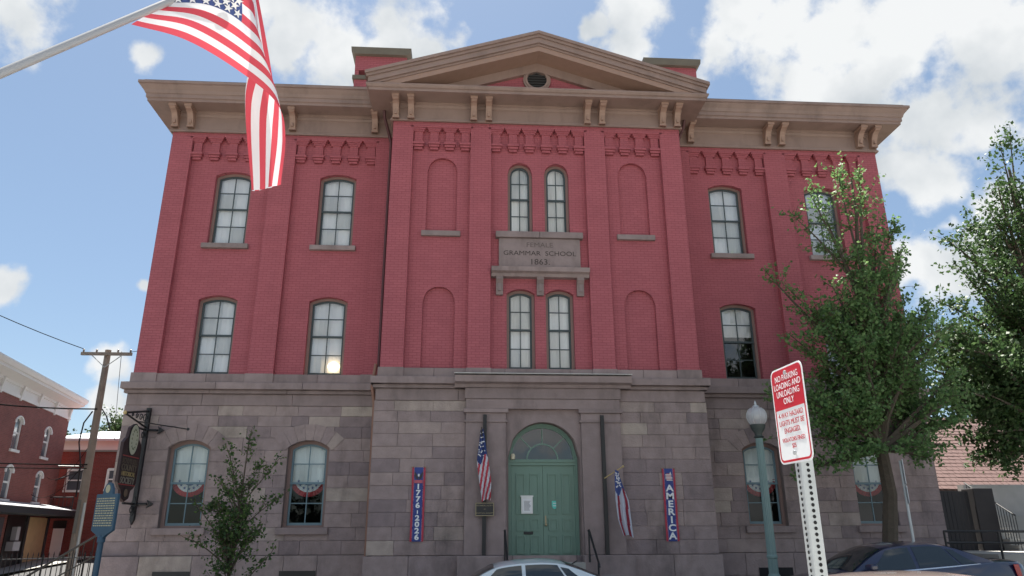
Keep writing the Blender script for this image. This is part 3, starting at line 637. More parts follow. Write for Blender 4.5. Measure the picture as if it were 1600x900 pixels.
def furled(name, label, z1, z0, xs, wid, canton, diag, seed, mats, y):
    rnd = random.Random(seed); NU, NV = 26, 60; mb = MB(); P = []
    for j in range(NV+1):
        v = j/NV; xc = xs[0]+(xs[1]-xs[0])*v**1.3; w = wid*(.30+.9*min(1,v*2.2))*(1-.35*max(0,v-.75)*3)
        row = []
        for i in range(NU+1):
            u = i/NU-.5; row.append((xc+w*u+.012*math.sin(v*9+seed), y-.035*math.cos(u*13+v*3+seed)*(.4+v)-.05*v, z1+(z0-z1)*v-.10*abs(u)*v+.05*u*math.sin(seed)))
        P.append(row)
    vs = [p for r in P for p in r]
    for j in range(NV):
        for i in range(NU):
            u, v = i/NU, (j+.5)/NV
            if v < canton+.07*math.sin(u*6): mi = 2
            else: mi = (int((u*diag[0]+v*diag[1])*diag[2]) % 3 == 1)*1 if seed == 4 else int((u*diag[0]+v*diag[1])*diag[2]) % 2
            a = j*(NU+1)+i; mb.f.append((a,a+1,a+NU+2,a+NU+1)); mb.m.append(mi)
    mb.v = vs
    root = empty(name, (0,0,0)); tag(root, label, 'flag', 'flags on the portal posts')
    cl = mb.build('cloth', mats, root, smooth=True); sb = MB()
    for k in range(22):
        j = rnd.randint(4, int(NV*canton)-2); i = rnd.randint(3, NU-3); p = P[j][i]
        if (j+i) % 2: continue
        q = star(p[0], p[2], .028); sb.add([(x,p[1]-.014,z) for x,z in q], [tuple(range(10))])
    for j in range(3, int(NV*canton)-1, 4):
        for i in range(4+(j//4) % 2*4, NU-2, 8):
            p = P[j][i]; q = star(p[0], p[2], .024); sb.add([(x,p[1]-.012,z) for x,z in q], [tuple(range(10))])
    sb.build('stars', pmat('star_white',(.8,.8,.82),.8), cl)
    return root
f1 = furled('hanging_flag','furled national flag on the post left of the green door', 4.05, 2.36, (-1.60,-1.46), .24, .43, (1.,1.8,5.2), 1, [WHT,RED,BLU], YI-.16)
MB().tube([(-1.56,YI-.03,3.2),(-1.60,YI-.22,4.1)], .014, 8).build('staff', BRONZE, f1)
WH2, RD2, BL2 = clothmat('faded_white',(.62,.66,.76)), clothmat('faded_red',(.38,.07,.10)), clothmat('faded_blue',(.10,.14,.36))
f2 = furled('hanging_flag','faded frayed flag on a short staff right of the green door', 3.03, 1.52, (1.77,1.95), .27, .33, (1.6,.25,3.2), 4, [WH2,RD2,BL2], YI-.36)
MB().tube([(1.50,YI-.04,2.86),(1.90,YI-.46,3.12)], .012, 8).lathe([(.0,-.03),(.028,-.01),(.028,.01),(.0,.03)], c=(1.90,YI-.46,3.12), n=8).build('staff', GOLD, f2)
def banner(xc, z0, z1, text, label, eagle):
    r0 = empty('banner', (xc, YSP-.035, z0)); tag(r0, label, 'banner', 'patriotic banners beside the portal'); H = z1-z0; w = .165
    def strip(x0, x1, n=20):
        mb = MB(); vs = []
        for j in range(n+1):
            z = H*j/n; yy = .010*math.sin(j*.8+xc); vs += [(x0,yy,z),(x1,yy,z)]
        return mb.add(vs, [(2*j,2*j+1,2*j+3,2*j+2) for j in range(n)])
    strip(-w+.045, w-.045).build('field', pmat('banner_blue',(.045,.07,.26),.75), r0)
    for s in (-1, 1):
        strip(*sorted((s*(w-.0455),s*w))).build('border', pmat('banner_red',(.45,.045,.08),.75), r0); strip(*sorted((s*(w-.060),s*(w-.0451)))).build('edge_stripe', pmat('banner_pink',(.62,.35,.45),.75), r0)
        MB().lathe([(.0,-.025),(.018,-.01),(.018,.01),(.0,.02)], c=(s*(w+.0),-.01,H+.005), n=8).build('hook', pmat('hook_tan',(.4,.25,.15),.6), r0)
    lt = MB(); n = len(text); st = (H-.42)/n
    for k, ch in enumerate(text):
        if ch == '-': lt.box(-.012,.012,-.02,-.016,H-.40-st*(k+.80),H-.40-st*(k+.22))
        else: text_mb(ch, st*1.04, lt, lambda x, y, d, k=k: (x*1.4,-.016-d,H-.40-st*(k+.84)+y*1.12), bold=.006)
    lt.build('lettering', pmat('banner_white',(.80,.82,.84),.7), r0)
    em = MB()
    if eagle:
        for s in (-1, 1): em.prism([(s*.01,H-.25),(s*.05,H-.17),(s*.105,H-.10),(s*.10,H-.20),(s*.065,H-.27),(s*.02,H-.30)], -.020, -.014, 0)
        em.prism([(-.02,H-.16),(.02,H-.16),(.025,H-.20),(.01,H-.23),(-.02,H-.22)], -.024, -.0205, 1); em.box(-.10,.10,-.018,-.014,H-.385,H-.31,2)
    else:
        for k in range(5): em.box(-.09+.03*(k == 0),.09-.02*(k > 2),-.020,-.014,H-.30+k*.035,H-.283+k*.035,1); em.box(-.06,.06,-.018,-.014,H-.282+k*.035,H-.266+k*.035,2)
        em.prism([(.02,H-.13),(.05,H-.08),(.06,H-.14)], -.02, -.014, 1)
    em.build('emblem', [pmat('eagle_dark',(.05,.05,.06),.7), WHITE, pmat('emblem_red',(.5,.12,.16),.7)], r0)
banner(-3.15, 1.38, 3.14, '1776-2026', 'blue and red vertical banner reading 1776-2026 left of the door', True)
banner(3.20, 1.36, 3.12, 'AMERICA', 'blue and red vertical banner reading AMERICA right of the door', False)

# hand rails at the steps
for s, lb in ((-1,'black iron handrail left of the door steps'),(1,'black iron handrail right of the door steps')):
    h = empty('handrail', (s*1.02,-.66,0)); tag(h, lb, 'handrail', 'handrails at the door steps')
    MB().tube([(0,0,.9),(0,0,1.62)], .022, 8).build('post', IRON, h); MB().tube([(0,-1.15,.1),(0,-1.15,.95)], .022, 8).build('post', IRON, h)
    MB().tube([(0,.05,1.62),(0,-.02,1.63),(0,-1.15,.95),(0,-1.25,.90),(0,-1.27,.84)], .026, 8).build('rail', IRON, h)

# hanging society sign -------------------------------------------------------------
hs = empty('hanging_sign', (-10.37,YSW,0)); tag(hs, 'dark red historical society board hanging from an ornate black iron wall bracket', 'sign')
br = MB(); br.box(-.05,.05,-.12,-.02,1.92,4.74); br.prism([(-.05,1.92),(.05,1.92),(0,1.80)], -.12, -.02)
br.build('wall_bar', IRON, hs)
tb2 = MB(); Y1 = -1.38
tb2.tube([(0,-.07,4.66),(0,Y1,4.42)], .028, 8); tb2.tube([(0,-.07,4.22),(0,Y1,4.40)], .024, 8); tb2.tube([(0,-.07,4.2),(0,-.07,4.7)], .03, 8)
for k in range(4):
    c = (-.25-.24*k, 4.44-.006*k); r = .13-.026*k
    tb2.tube([(0,c[0]+r*math.cos(t*.6)*(1-t*.06),c[1]+r*math.sin(t*.6)*(1-t*.06)) for t in range(13)], .012, 6)
tb2.build('scroll_bracket', IRON, hs)
ar = MB()
for z in (4.16, 2.30):
    ar.tube([(-.02,-.07,z),(.30,-.07,z)], .03, 8); ar.prism([(.30,z-.10),(.46,z),(.30,z+.10),(.34,z)], -.10, -.04); ar.tube([(0,-.07,z),(0,-.75 if z < 3 else -.5,z)], .028, 8)
    ar.tube([(0,-.22+.10*math.cos(t*.7)*(1-t*.05),z-.15+.10*math.sin(t*.7)*(1-t*.05)) for t in range(12)], .014, 6)
ar.prism([(-.07,2.30),(0,2.02),(.07,2.30),(0,2.5)], -.14, -.02)
ar.build('arrow_arm', IRON, hs)
MB().tube([(.0,-.75,4.30),(1.05,.02,4.20)], .014, 6).lathe([(.04,-.02),(.04,.02)], c=(1.05,.0,4.20), n=8, axis='y').build('brace_rod', IRON, hs)
MB().lathe([(.0,-.05),(.04,-.03),(.045,0),(.03,.04),(0,.05)], c=(0,Y1-.04,4.42), n=10).build('finial', GOLD, hs)
bd = MB(); yb0, yb1 = -1.30, -.27; ym = (yb0+yb1)/2
prof = [(yb0,2.78),(yb0+.12,2.66),(ym-.26,2.60),(ym-.22,2.42),(ym,2.33),(ym+.22,2.42),(ym+.26,2.60),(yb1-.12,2.66),(yb1,2.78),(yb1,3.72),(yb1-.12,3.82),(ym+.32,3.86),(ym+.26,4.10),(ym,4.22),(ym-.26,4.10),(ym-.32,3.86),(yb0+.12,3.82),(yb0,3.72)]
BOARD = bd.prismx(prof, -.035, .035).build('board', pmat('sign_maroon',(.035,.014,.016),.5,var=.2), hs)
em = MB(); n = 24
el = lambda r, q, zc: [(ym+r*math.cos(2*math.pi*i/n), zc+q*math.sin(2*math.pi*i/n)) for i in range(n)]
em.prismx(el(.27,.40,3.83), .03, .045, 1); em.prismx(el(.24,.37,3.83), .0449, .052, 0)
em2 = MB(); em2.prismx(el(.13,.13,2.54), .03, .045, 0); em2.prismx(el(.095,.095,2.54), .0449, .05, 1); em2.build('seal', [pmat('sign_black',(.012,.012,.012),.5), pmat('sign_tan',(.22,.15,.10),.6)], hs)
for k in range(14):
    t = 2*math.pi*k/14; em.prismx([(ym+.14*math.cos(t)-.02,3.83+.24*math.sin(t)),(ym+.14*math.cos(t)+.03,3.83+.24*math.sin(t)-.02),(ym+.14*math.cos(t)+.01,3.83+.24*math.sin(t)+.05)], .0525, .056, 3)
em.build('medallion', [pmat('cream',(.55,.56,.42),.6), pmat('sign_black',(.012,.012,.012),.5), pmat('sign_tan',(.22,.15,.10),.6), pmat('leaf_motif',(.12,.16,.07),.7)], hs)
sb = MB()
for z in (3.40, 2.72): sb.box(.036,.041,yb0+.06,yb1-.06,z,z+.022)
sb.build('red_line', pmat('sign_red',(.42,.05,.05),.5), hs)
for (t, z, sz, m) in (('SCHUYLKILL',3.24,.165,pmat('sign_letter_dim',(.11,.085,.06),.6)),('COUNTY',3.07,.215,pmat('sign_letter',(.16,.13,.09),.6)),('HISTORICAL',2.94,.145,pmat('sign_letter_gold',(.36,.28,.12),.6)),('SOCIETY',2.76,.215,pmat('sign_letter_pale',(.27,.25,.20),.6))):
    mb = MB(); text_mb(t, sz, mb, lambda x, y, d, z=z: (.037+d,ym+x*.93,z+y), bold=.004); mb.build('lettering', m, hs)

# blue historical marker ----------------------------------------------------------
mk = empty('historical_marker', (-9.16,-3.35,gz(-9.16,-3.3)+.13), R_(-31)); tag(mk, 'blue cast historical marker with gold text on a blue post, left of the school', 'marker')
BLUEM = pmat('marker_blue',(.03,.085,.14),.45,var=.1)
z0 = 1.55-mk.location.z
MB().tube([(0,0,-.2),(0,0,z0+.02)], .055, 12).lathe([(.075,z0-.12),(.075,z0-.04),(.055,z0)], n=12).build('post', BLUEM, mk, smooth=True)
MB().prism([(-.33,z0+.10),(-.16,z0+.02),(-.05,z0-.06),(.05,z0-.06),(.16,z0+.02),(.33,z0+.10),(.33,z0+.80),(.15,z0+.80),(.135,z0+.90),(.07,z0+1.0),(0,z0+1.03),(-.07,z0+1.0),(-.135,z0+.90),(-.15,z0+.80),(-.33,z0+.80)], -.03, .03).build('plate', BLUEM, mk, bevel=.01)
mb = MB(); rr = random.Random(3)
for k in range(12):
    x = -.285; zz = z0+.70-k*.047
    while x < .27:
        l = rr.uniform(.02,.075); mb.box(x, min(x+l,.285), -.034, -.031, zz, zz+.024); x += l+.016
MB().prism([(.07*math.cos(2*math.pi*i/16), z0+.90+.08*math.sin(2*math.pi*i/16)) for i in range(16)], -.036, -.031).build('crest', pmat('marker_gold',(.42,.40,.27),.5), mk)
mb.build('raised_text', pmat('marker_gold',(.42,.40,.27),.5), mk, kind='stuff')

# street lamp -------------------------------------------------------------------------
sp = empty('street_lamp', (4.72,-2.55,gz(4.7,-2.5)+.13)); tag(sp, 'green fluted street lamp with acorn glass globe in front of the right wing', 'street lamp')
hb = 3.92-sp.location.z
MB().lathe([(.22,0),(.22,.12),(.17,.2),(.15,.55),(.17,.58),(.125,.66),(.10,.7)], n=20).build('base', LAMPG, sp, smooth=True)
mb = MB(); n = 32; vs = []
for z, r in ((.68,.105),(hb-.30,.082)):
    for j in range(n): rr_ = r*(1 if j % 2 else .9); vs.append((rr_*math.cos(2*math.pi*j/n), rr_*math.sin(2*math.pi*j/n), z))
mb.add(vs, [(j,(j+1) % n,n+(j+1) % n,n+j) for j in range(n)]); mb.lathe([(.105,1.0),(.118,1.02),(.118,1.06),(.10,1.08)], n=20)
mb.build('shaft', LAMPG, sp)
MB().lathe([(.082,hb-.31),(.12,hb-.28),(.085,hb-.25),(.085,hb-.20),(.15,hb-.10),(.17,hb-.03),(.175,hb)], n=20).build('collar', pmat('lamp_dark',(.05,.065,.06),.5), sp, smooth=True)
def frosted():
    m = pmat('frosted_globe', (.80,.82,.84), .25); m.node_tree.nodes['Principled BSDF'].inputs['Transmission Weight'].default_value = .55; return m
MB().lathe([(.15,hb),(.205,hb+.07),(.235,hb+.16),(.23,hb+.25),(.19,hb+.33),(.12,hb+.385),(.05,hb+.41)], n=24).build('globe', frosted(), sp, smooth=True)
MB().lathe([(.09,hb+.40),(.07,hb+.435),(.025,hb+.45),(.03,hb+.49),(.005,hb+.56)], n=12).build('finial', STEEL, sp, smooth=True)
rb = MB()
for j in range(8):
    a = 2*math.pi*j/8; rb.tube([(r*1.012*math.cos(a), r*1.012*math.sin(a), z) for r, z in ((.15,hb),(.205,hb+.07),(.235,hb+.16),(.23,hb+.25),(.19,hb+.33),(.12,hb+.385))], .006, 5)
rb.build('globe_rib', pmat('rib_grey',(.45,.47,.48),.4), sp)

# no-parking sign on perforated post ----------------------------------------------------
ps = empty('parking_sign', (-.47,-15.64,gz(-.5,-15.6)+.13), R_(-86)); tag(ps, 'red and white no-parking sign on a perforated steel post in the foreground', 'sign')
zb = 1.90-ps.location.z; x_ = .0
pm = MB(); zt = zb+.44
pm.box(-.031,.031,-.008,.054,-.3,zt); pm.build('post', STEEL, ps, bevel=.006)
hl = MB()
for k in range(90):
    z = zt-.02-k*.0254
    if z < .02: break
    p = [(.0085*math.cos(2*math.pi*i/10), z+.0085*math.sin(2*math.pi*i/10)) for i in range(10)]
    if z < zb-.01: hl.add([(x,-.0092,zz) for x,zz in p], [tuple(range(10))])
    hl.add([(.0322,.023+x,zz) for x,zz in p], [tuple(range(10))])
hl.build('post_holes', pmat('hole_dark',(.015,.015,.017),.9), ps, kind='stuff')
def rrect(x0, x1, z0, z1, r, n=5):
    return [(cx+r*math.cos(t0+math.pi/2*i/n), cz+r*math.sin(t0+math.pi/2*i/n)) for cx,cz,t0 in ((x1-r,z0+r,-math.pi/2),(x1-r,z1-r,0),(x0+r,z1-r,math.pi/2),(x0+r,z0+r,math.pi)) for i in range(n+1)]
SWH = pmat('sign_white',(.80,.82,.84),.35); SRD = pmat('sign_face_red',(.50,.02,.035),.35)
SGN = MB().prism(rrect(-.152,.152,zb,zb+.457,.035), -.012, -.009).build('sign_plate', SWH, ps)
mb = MB(); ring(mb, rrect(-.144,.144,zb+.008,zb+.449,.03)+[rrect(-.144,.144,zb+.008,zb+.449,.03)[0]], rrect(-.134,.134,zb+.018,zb+.439,.022)+[rrect(-.134,.134,zb+.018,zb+.439,.022)[0]], -.0125, -.0121)
mb.prism(rrect(-.1375,.1375,zb+.262,zb+.4425,.02)[6:18]+[(-.1375,zb+.255),(.1375,zb+.255)], -.0130, -.0122)
mb.build('red_field', SRD, SGN)
mb = MB()
for (t, z) in (('NO PARKING',.392),('LOADING AND',.354),('UNLOADING',.316),('ONLY',.278)): text_mb(t, .040, mb, lambda x, y, d, z=z: (x*.92,-.0133-d*.1,zb+z+y*1.05))
mb.build('white_lettering', SWH, SGN)
for (t, z, sz) in (('4-WAY HAZARD',.215,.032),('LIGHTS MUST BE',.178,.032),('ENGAGED.',.141,.032),('VIOLATORS FINED',.100,.026),('$25',.070,.026)):
    mb = MB(); text_mb(t, sz, mb, lambda x, y, d, z=z: (x*.98,-.0128-d*.1,zb+z+y*1.1)); mb.build('red_lettering', SRD, SGN)
MB().lathe([(.011,-.020),(.011,-.0131)], c=(x_,0,zb+.425), n=8, axis='y').lathe([(.011,-.020),(.011,-.0131)], c=(x_,0,zb+.045), n=8, axis='y').build('bolt', STEEL, ps)
# second street sign, seen almost edge on
s2 = empty('edge_on_sign', (7.86,-2.75,gz(7.9,-2.7)+.13), R_(62)); tag(s2, 'pair of street sign plates seen nearly edge on behind the dark blue car', 'sign')
MB().tube([(0,0,-.1),(0,0,2.95)], .03, 8).build('post', STEEL, s2)
for (a, b) in ((2.42,2.98),(2.02,2.40)): MB().prism(rrect(-.17,.17,a,b,.03), -.045, -.035).build('sign_plate', SWH, s2)

# foreground flag on a porch post ----------------------------------------------------------
pp_ = empty('porch_post', (-4.36,-17.12,gz(-4.4,-17)+.13)); tag(pp_, 'white porch post carrying the flagpole, out of view at the left', 'post')
MB().box(-.09,.09,-.09,.09,0,3.6).build('shaft', WHITE, pp_, bevel=.01); MB().box(-.13,.13,-.13,.13,0,.25).build('base', WHITE, pp_, bevel=.01)
fl = empty('flagpole_flag', (-4.27,-16.98,2.42)); tag(fl, 'large national flag draped from a grey pole at the upper left', 'flag')
inv = Vector(fl.location)
pd = (Vector((-3.607,-15.744,4.275))-Vector((-3.931,-16.366,3.368)))
P0, P1 = Vector((-3.931,-16.366,3.368))-pd*.93, Vector((-3.607,-15.744,4.275))+pd*.55
MB().tube([P0-inv, P1-inv], .019, 12).lathe([(0,-.05),(.035,-.02),(.035,.02),(0,.05)], c=P1-inv, n=10).build('pole', pmat('pole_grey',(.42,.42,.42),.4,metal=.3), fl, smooth=True)
ROWSF = [(0,[(-3.749,-15.828,4.046),(-3.540,-15.671,4.083),(-3.316,-15.451,4.048),(-3.130,-15.315,3.936),(-3.106,-15.164,3.817),(-3.159,-14.986,3.587)]),
(0.27,[(-3.675,-15.793,4.157),(-3.482,-15.694,4.199),(-3.276,-15.516,4.159),(-3.164,-15.382,4.078),(-3.222,-15.104,3.901),(-3.244,-14.958,3.573)]),
(0.54,[(-3.600,-15.748,4.284),(-3.413,-15.697,4.324),(-3.284,-15.609,4.311),(-3.229,-15.466,4.254),(-3.359,-15.179,4.068),(-3.336,-14.936,3.564)]),
(0.77,[(-3.519,-15.727,4.386),(-3.374,-15.701,4.429),(-3.267,-15.661,4.448),(-3.261,-15.539,4.466),(-3.309,-15.119,4.155),(-3.293,-14.854,3.614)]),
(1,[(-3.421,-15.703,4.489),(-3.335,-15.696,4.522),(-3.266,-15.668,4.551),(-3.272,-15.536,4.602),(-3.243,-15.033,4.169),(-3.242,-14.798,3.671)])]
def catmull(ks, ps, t):
    n = len(ks); i = max(0, min(n-2, sum(1 for k in ks[1:-1] if t >= k))); h = ks[i+1]-ks[i]; u = (t-ks[i])/h
    def m(j):
        if j == 0: return (ps[1]-ps[0])/(ks[1]-ks[0])
        if j == n-1: return (ps[-1]-ps[-2])/(ks[-1]-ks[-2])
        return (ps[j+1]-ps[j-1])/(ks[j+1]-ks[j-1])
    return (2*u**3-3*u*u+1)*ps[i]+(u**3-2*u*u+u)*h*m(i)+(-2*u**3+3*u*u)*ps[i+1]+(u**3-u*u)*h*m(i+1)
UK = [0,.2,.42,.6,.78,1.0]; VK = [r[0] for r in ROWSF]; RP = [[np.array(p) for p in r[1]] for r in ROWSF]
def fsurf(u, v):
    p = catmull(VK, [catmull(UK, r, u) for r in RP], v)
    return p+np.array([.25,.5,.1])*.014*math.sin(v*21+u*7)*min(1,u*3)
NU, NV = 72, 52; mb = MB(); mb.v = [tuple(fsurf(i/NU, j/NV)-np.array(inv)) for j in range(NV+1) for i in range(NU+1)]
for j in range(NV):
    for i in range(NU):
        a = j*(NU+1)+i; mb.f.append((a,a+1,a+NU+2,a+NU+1)); s13 = int((j+.5)/NV*13)
        mb.m.append(2 if (s13 >= 6 and (i+.5)/NU < .40) else (1 if s13 % 2 == 0 else 0))
CL = mb.build('cloth', [WHT,RED,BLU], fl, smooth=True)
sb = MB()
for r in range(9):
    for c in range(6 if r % 2 == 0 else 5):
        u0 = .40*((c+.5)/6+(0 if r % 2 == 0 else .5/6)); v0 = .47+.53*(r+.6)/9.4
        e = 1e-3; p = fsurf(u0, v0); tu = fsurf(u0+e, v0)-p; tv = fsurf(u0, v0+e)-p; tu /= np.linalg.norm(tu); nrm = np.cross(tu, tv); nrm /= np.linalg.norm(nrm); tv = np.cross(nrm, tu)
        for sg in (-1, 1): sb.add([tuple(p+tu*x+tv*z+nrm*.004*sg-np.array(inv)) for x, z in star(0,0,.026)], [tuple(range(10))])
sb.build('stars', pmat('star_white',(.8,.8,.82),.8), CL)

# ------------------------------------------------------------------ cars
def make_car(name, label, paint, loc, rz, chrome=True):
    root = empty(name, loc, rz); tag(root, label, 'car', 'cars parked on the street')
    xs = np.array([-2.42,-2.36,-2.2,-1.9,-1.5,-1.1,-.7,-.3,.1,.5,.9,1.3,1.7,2.0,2.25,2.38,2.42])
    zt = np.interp(xs, [-2.42,-2.3,-1.9,-1.1,-.2,.8,1.7,2.2,2.36,2.42], [.58,.68,.78,.90,.93,.965,1.02,1.01,.97,.86])
    hw = np.interp(xs, [-2.42,-2.3,-1.9,-1.2,0,1.2,1.9,2.3,2.42], [.62,.74,.84,.885,.90,.89,.85,.78,.68])
    zl = np.interp(xs, [-2.42,-2.2,2.2,2.42], [.30,.20,.20,.32])
    sec = lambda h, l, t: [(h*.90,l),(h*.985,l+(t-l)*.25),(h,l+(t-l)*.55),(h*.985,l+(t-l)*.80),(h*.955,t-.035),(h*.90,t-.008),(h*.6,t+.012),(0,t+.02)]
    mb = MB(); rows = []
    for x, h, l, t in zip(xs, hw, zl, zt):
        s = sec(h, l, t); rows.append([(x,-y,z) for y, z in s]+[(x,y,z) for y, z in s[-2::-1]])
    k = len(rows[0]); mb.add([p for r in rows for p in r], [(i*k+j,i*k+j+1,(i+1)*k+j+1,(i+1)*k+j) for i in range(len(rows)-1) for j in range(k-1)]+[tuple(range(k)), tuple((len(rows)-1)*k+j for j in range(k))])
    body = mb.build('body', paint, root, smooth=True)
    RX = [-1.18,-.95,-.6,-.30,0,.3,.6,.9,1.2,1.5,1.78]; RZ = [.90,1.04,1.24,1.365,1.41,1.42,1.415,1.375,1.27,1.14,1.02]
    fz = lambda x: float(np.interp(x, np.linspace(-1.18,1.78,60), np.array([catmull(RX, [np.array([q]) for q in RZ], t)[0] for t in np.linspace(-1.18,1.78,60)])))
    fb_ = lambda x: float(np.interp(x, xs, zt)); fh = lambda x: float(np.interp(x, xs, hw))
    def gpt(x, t):                                   # greenhouse: t 0 belt .. 1 roof edge .. 2 centre
        b = fb_(x)-.03; top = max(fz(x), b+.02); e = top-.035-.05*max(0,(top-b)); yb = fh(x)*.93; yr = .615*min(1,(yb/.82)); f = (e-b)/.45
        ye = yb+(yr-yb)*max(0,min(1.05,f))
        if t <= 1: bow = .018*math.sin(math.pi*t)*f; return (yb+(ye-yb)*t+bow, b+(e-b)*t)
        q = t-1; return (ye*(1-q), e+(top-e)*(1-(1-q)**2.4))
    gx = np.linspace(-1.18,1.78,38); ts = [0,.25,.5,.75,1,1.06,1.15,1.3,1.55,2.0]; rows = []
    for x in gx:
        h = [gpt(x,t) for t in ts]; rows.append([(x,-y,z) for y, z in h]+[(x,y,z) for y, z in h[-2::-1]])
    k = len(rows[0]); mb = MB().add([p for r in rows for p in r], [(i*k+j,i*k+j+1,(i+1)*k+j+1,(i+1)*k+j) for i in range(len(rows)-1) for j in range(k-1)])
    mb.build('roof', paint, root, smooth=True)
    cg = pmat('car_glass',(.02,.028,.032),.04,spec=.9); tr = pmat('car_trim',(.02,.02,.022),.5); cr = pmat('chrome',(.75,.76,.78),.15,metal=.9)
    def side_patch(s, pts, name, mat, off=.006, nx=10, nz=5):
        """pts: (xb0, xt0, xb1, xt1, t0, t1): bottom/top x of both edges"""
        xb0, xt0, xb1, xt1, t0, t1 = pts; vs = []
        for j in range(nz+1):
            t = t0+(t1-t0)*j/nz; q = j/nz
            for i in range(nx+1):
                x = (xb0+(xt0-xb0)*q)+((xb1+(xt1-xb1)*q)-(xb0+(xt0-xb0)*q))*i/nx; y, z = gpt(x, t); vs.append((x, s*(y+off), z+off*.3))
        return MB().add(vs, [(j*(nx+1)+i,j*(nx+1)+i+1,(j+1)*(nx+1)+i+1,(j+1)*(nx+1)+i) for j in range(nz) for i in range(nx)]).build(name, mat, root, smooth=True)
    for s in (-1, 1):
        side_patch(s, (-.84,-.30,.16,.16,.10,.93), 'side_window', cg); side_patch(s, (.23,.23,1.02,.82,.10,.93), 'side_window', cg); side_patch(s, (1.07,.87,1.40,1.02,.12,.86), 'quarter_window', cg)
        if chrome: side_patch(s, (-.98,-.95,1.45,1.42,.015,.065), 'belt_moulding', cr, .008, 24, 1)
        for x in (-.95, .20, 1.12): MB().box(x-.004, x+.004, *sorted((s*(fh(x)*1.0-.02), s*(fh(x)+.0015))), .28, .80).build('door_seam', tr, root)
        for x in (.05, 1.0): MB().box(x-.09, x+.09, *sorted((s*(fh(x)*.97), s*(fh(x)+.028))), .80, .83).build('door_handle', paint, root, bevel=.008)
        MB().hexa([(-.86,s*.86,.95),(-.70,s*.86,.95),(-.68,s*1.03,.96),(-.80,s*1.03,.96),(-.86,s*.86,1.07),(-.70,s*.86,1.08),(-.68,s*1.03,1.08),(-.80,s*1.03,1.07)]).build('mirror', paint, root, bevel=.03)
        MB().hexa([(2.22,s*.80,.72),(2.435,s*.52,.72),(2.30,s*.52,.72),(2.1,s*.84,.72),(2.20,s*.80,.94),(2.40,s*.52,.93),(2.28,s*.52,.93),(2.05,s*.855,.95)]).build('tail_light', pmat('tail_red',(.45,.01,.015),.15,spec=.7), root, bevel=.01)
        MB().hexa([(-2.30,s*.76,.55),(-2.44,s*.45,.55),(-2.3,s*.45,.55),(-2.0,s*.845,.58),(-2.26,s*.75,.68),(-2.38,s*.45,.66),(-2.25,s*.45,.68),(-1.95,s*.845,.72)]).build('headlight', pmat('lamp_clear',(.6,.62,.65),.1), root, bevel=.01)
        for x in (-1.50, 1.40):
            w = MB().lathe([(.18,-.11),(.30,-.11),(.325,-.08),(.325,.08),(.30,.11),(.18,.11)], c=(x,s*.80,.325), n=24, axis='y').build('wheel', pmat('tyre',(.02,.02,.021),.85), root, smooth=True)
            mb = MB().lathe([(.19,-.105),(.21,-.115),(.21,.115),(.19,.105)], c=(x,s*.80,.325), n=20, axis='y')
            for q in range(5):
                a = 2*math.pi*q/5; mb.tube([(x,s*.905,.325),(x+.19*math.cos(a),s*.905,.325+.19*math.sin(a))], .022, 6)
            mb.build('rim', pmat('alloy',(.5,.5,.52),.3,metal=.8), w)
            MB().lathe([(.37,-.01),(.37,.012)], c=(x,s*(fh(x)*.955),.345), n=24, axis='y').build('wheel_arch', tr, root)
    def top_patch(x0, x1, hwf, name):
        n, m = 10, 10; vs = []
        for i in range(n+1):
            x = x0+(x1-x0)*i/n
            for j in range(m+1):
                t = 1.08+(2-1.08)*min(1,abs(1-2*j/m)**1.0) if False else None
                q = -1+2*j/m; tt = 2-abs(q)*.93; y, z = gpt(x, tt); vs.append((x+(-.006 if x0 < 0 else .006), math.copysign(y, q), z+.006))
        MB().add(vs, [(i*(m+1)+j,i*(m+1)+j+1,(i+1)*(m+1)+j+1,(i+1)*(m+1)+j) for i in range(n) for j in range(m)]).build(name, cg, root, smooth=True)
    top_patch(-1.06,-.34,.6,'windscreen'); top_patch(.98,1.70,.6,'rear_window')
    MB().box(-2.46,-2.34,-.60,.60,.33,.50).build('bumper', paint, root, bevel=.03); MB().box(2.36,2.46,-.62,.62,.36,.62).build('bumper', paint, root, bevel=.03)
    MB().box(-2.435,-2.38,-.36,.36,.53,.63).build('grille', tr, root, bevel=.01); MB().box(2.41,2.445,-.26,.26,.68,.80).build('number_plate', SWH, root)
    MB().tube([(1.2,.2,1.27),(1.32,.2,1.33)], .012, 6).build('aerial', tr, root)
    return root
def carpaint(name, c): return pmat(name, c, .28, coat=1.0, spec=.5)
slope = math.atan(.038)
make_car('sedan', 'dark navy blue sedan parked in front of the right wing', carpaint('navy_paint',(.012,.018,.06)), (6.35,-4.15,gz(6.35,-4)), 0).rotation_euler = (0,-slope,0)
make_car('sedan', 'pale silver-white sedan parked before the green door', carpaint('white_car_paint',(.62,.70,.74)), (-1.05,-4.15,gz(-1.05,-4)), 0, False).rotation_euler = (0,-slope,0)
nc = make_car('sedan', 'pinkish silver car in the near lane, only its roof showing', carpaint('rose_silver_paint',(.20,.155,.15)), (1.66,-13.2,gz(1.66,-13.2)), 0, False); nc.rotation_euler = (0,slope,math.pi); nc.scale = (1.0,1.0,1.078)

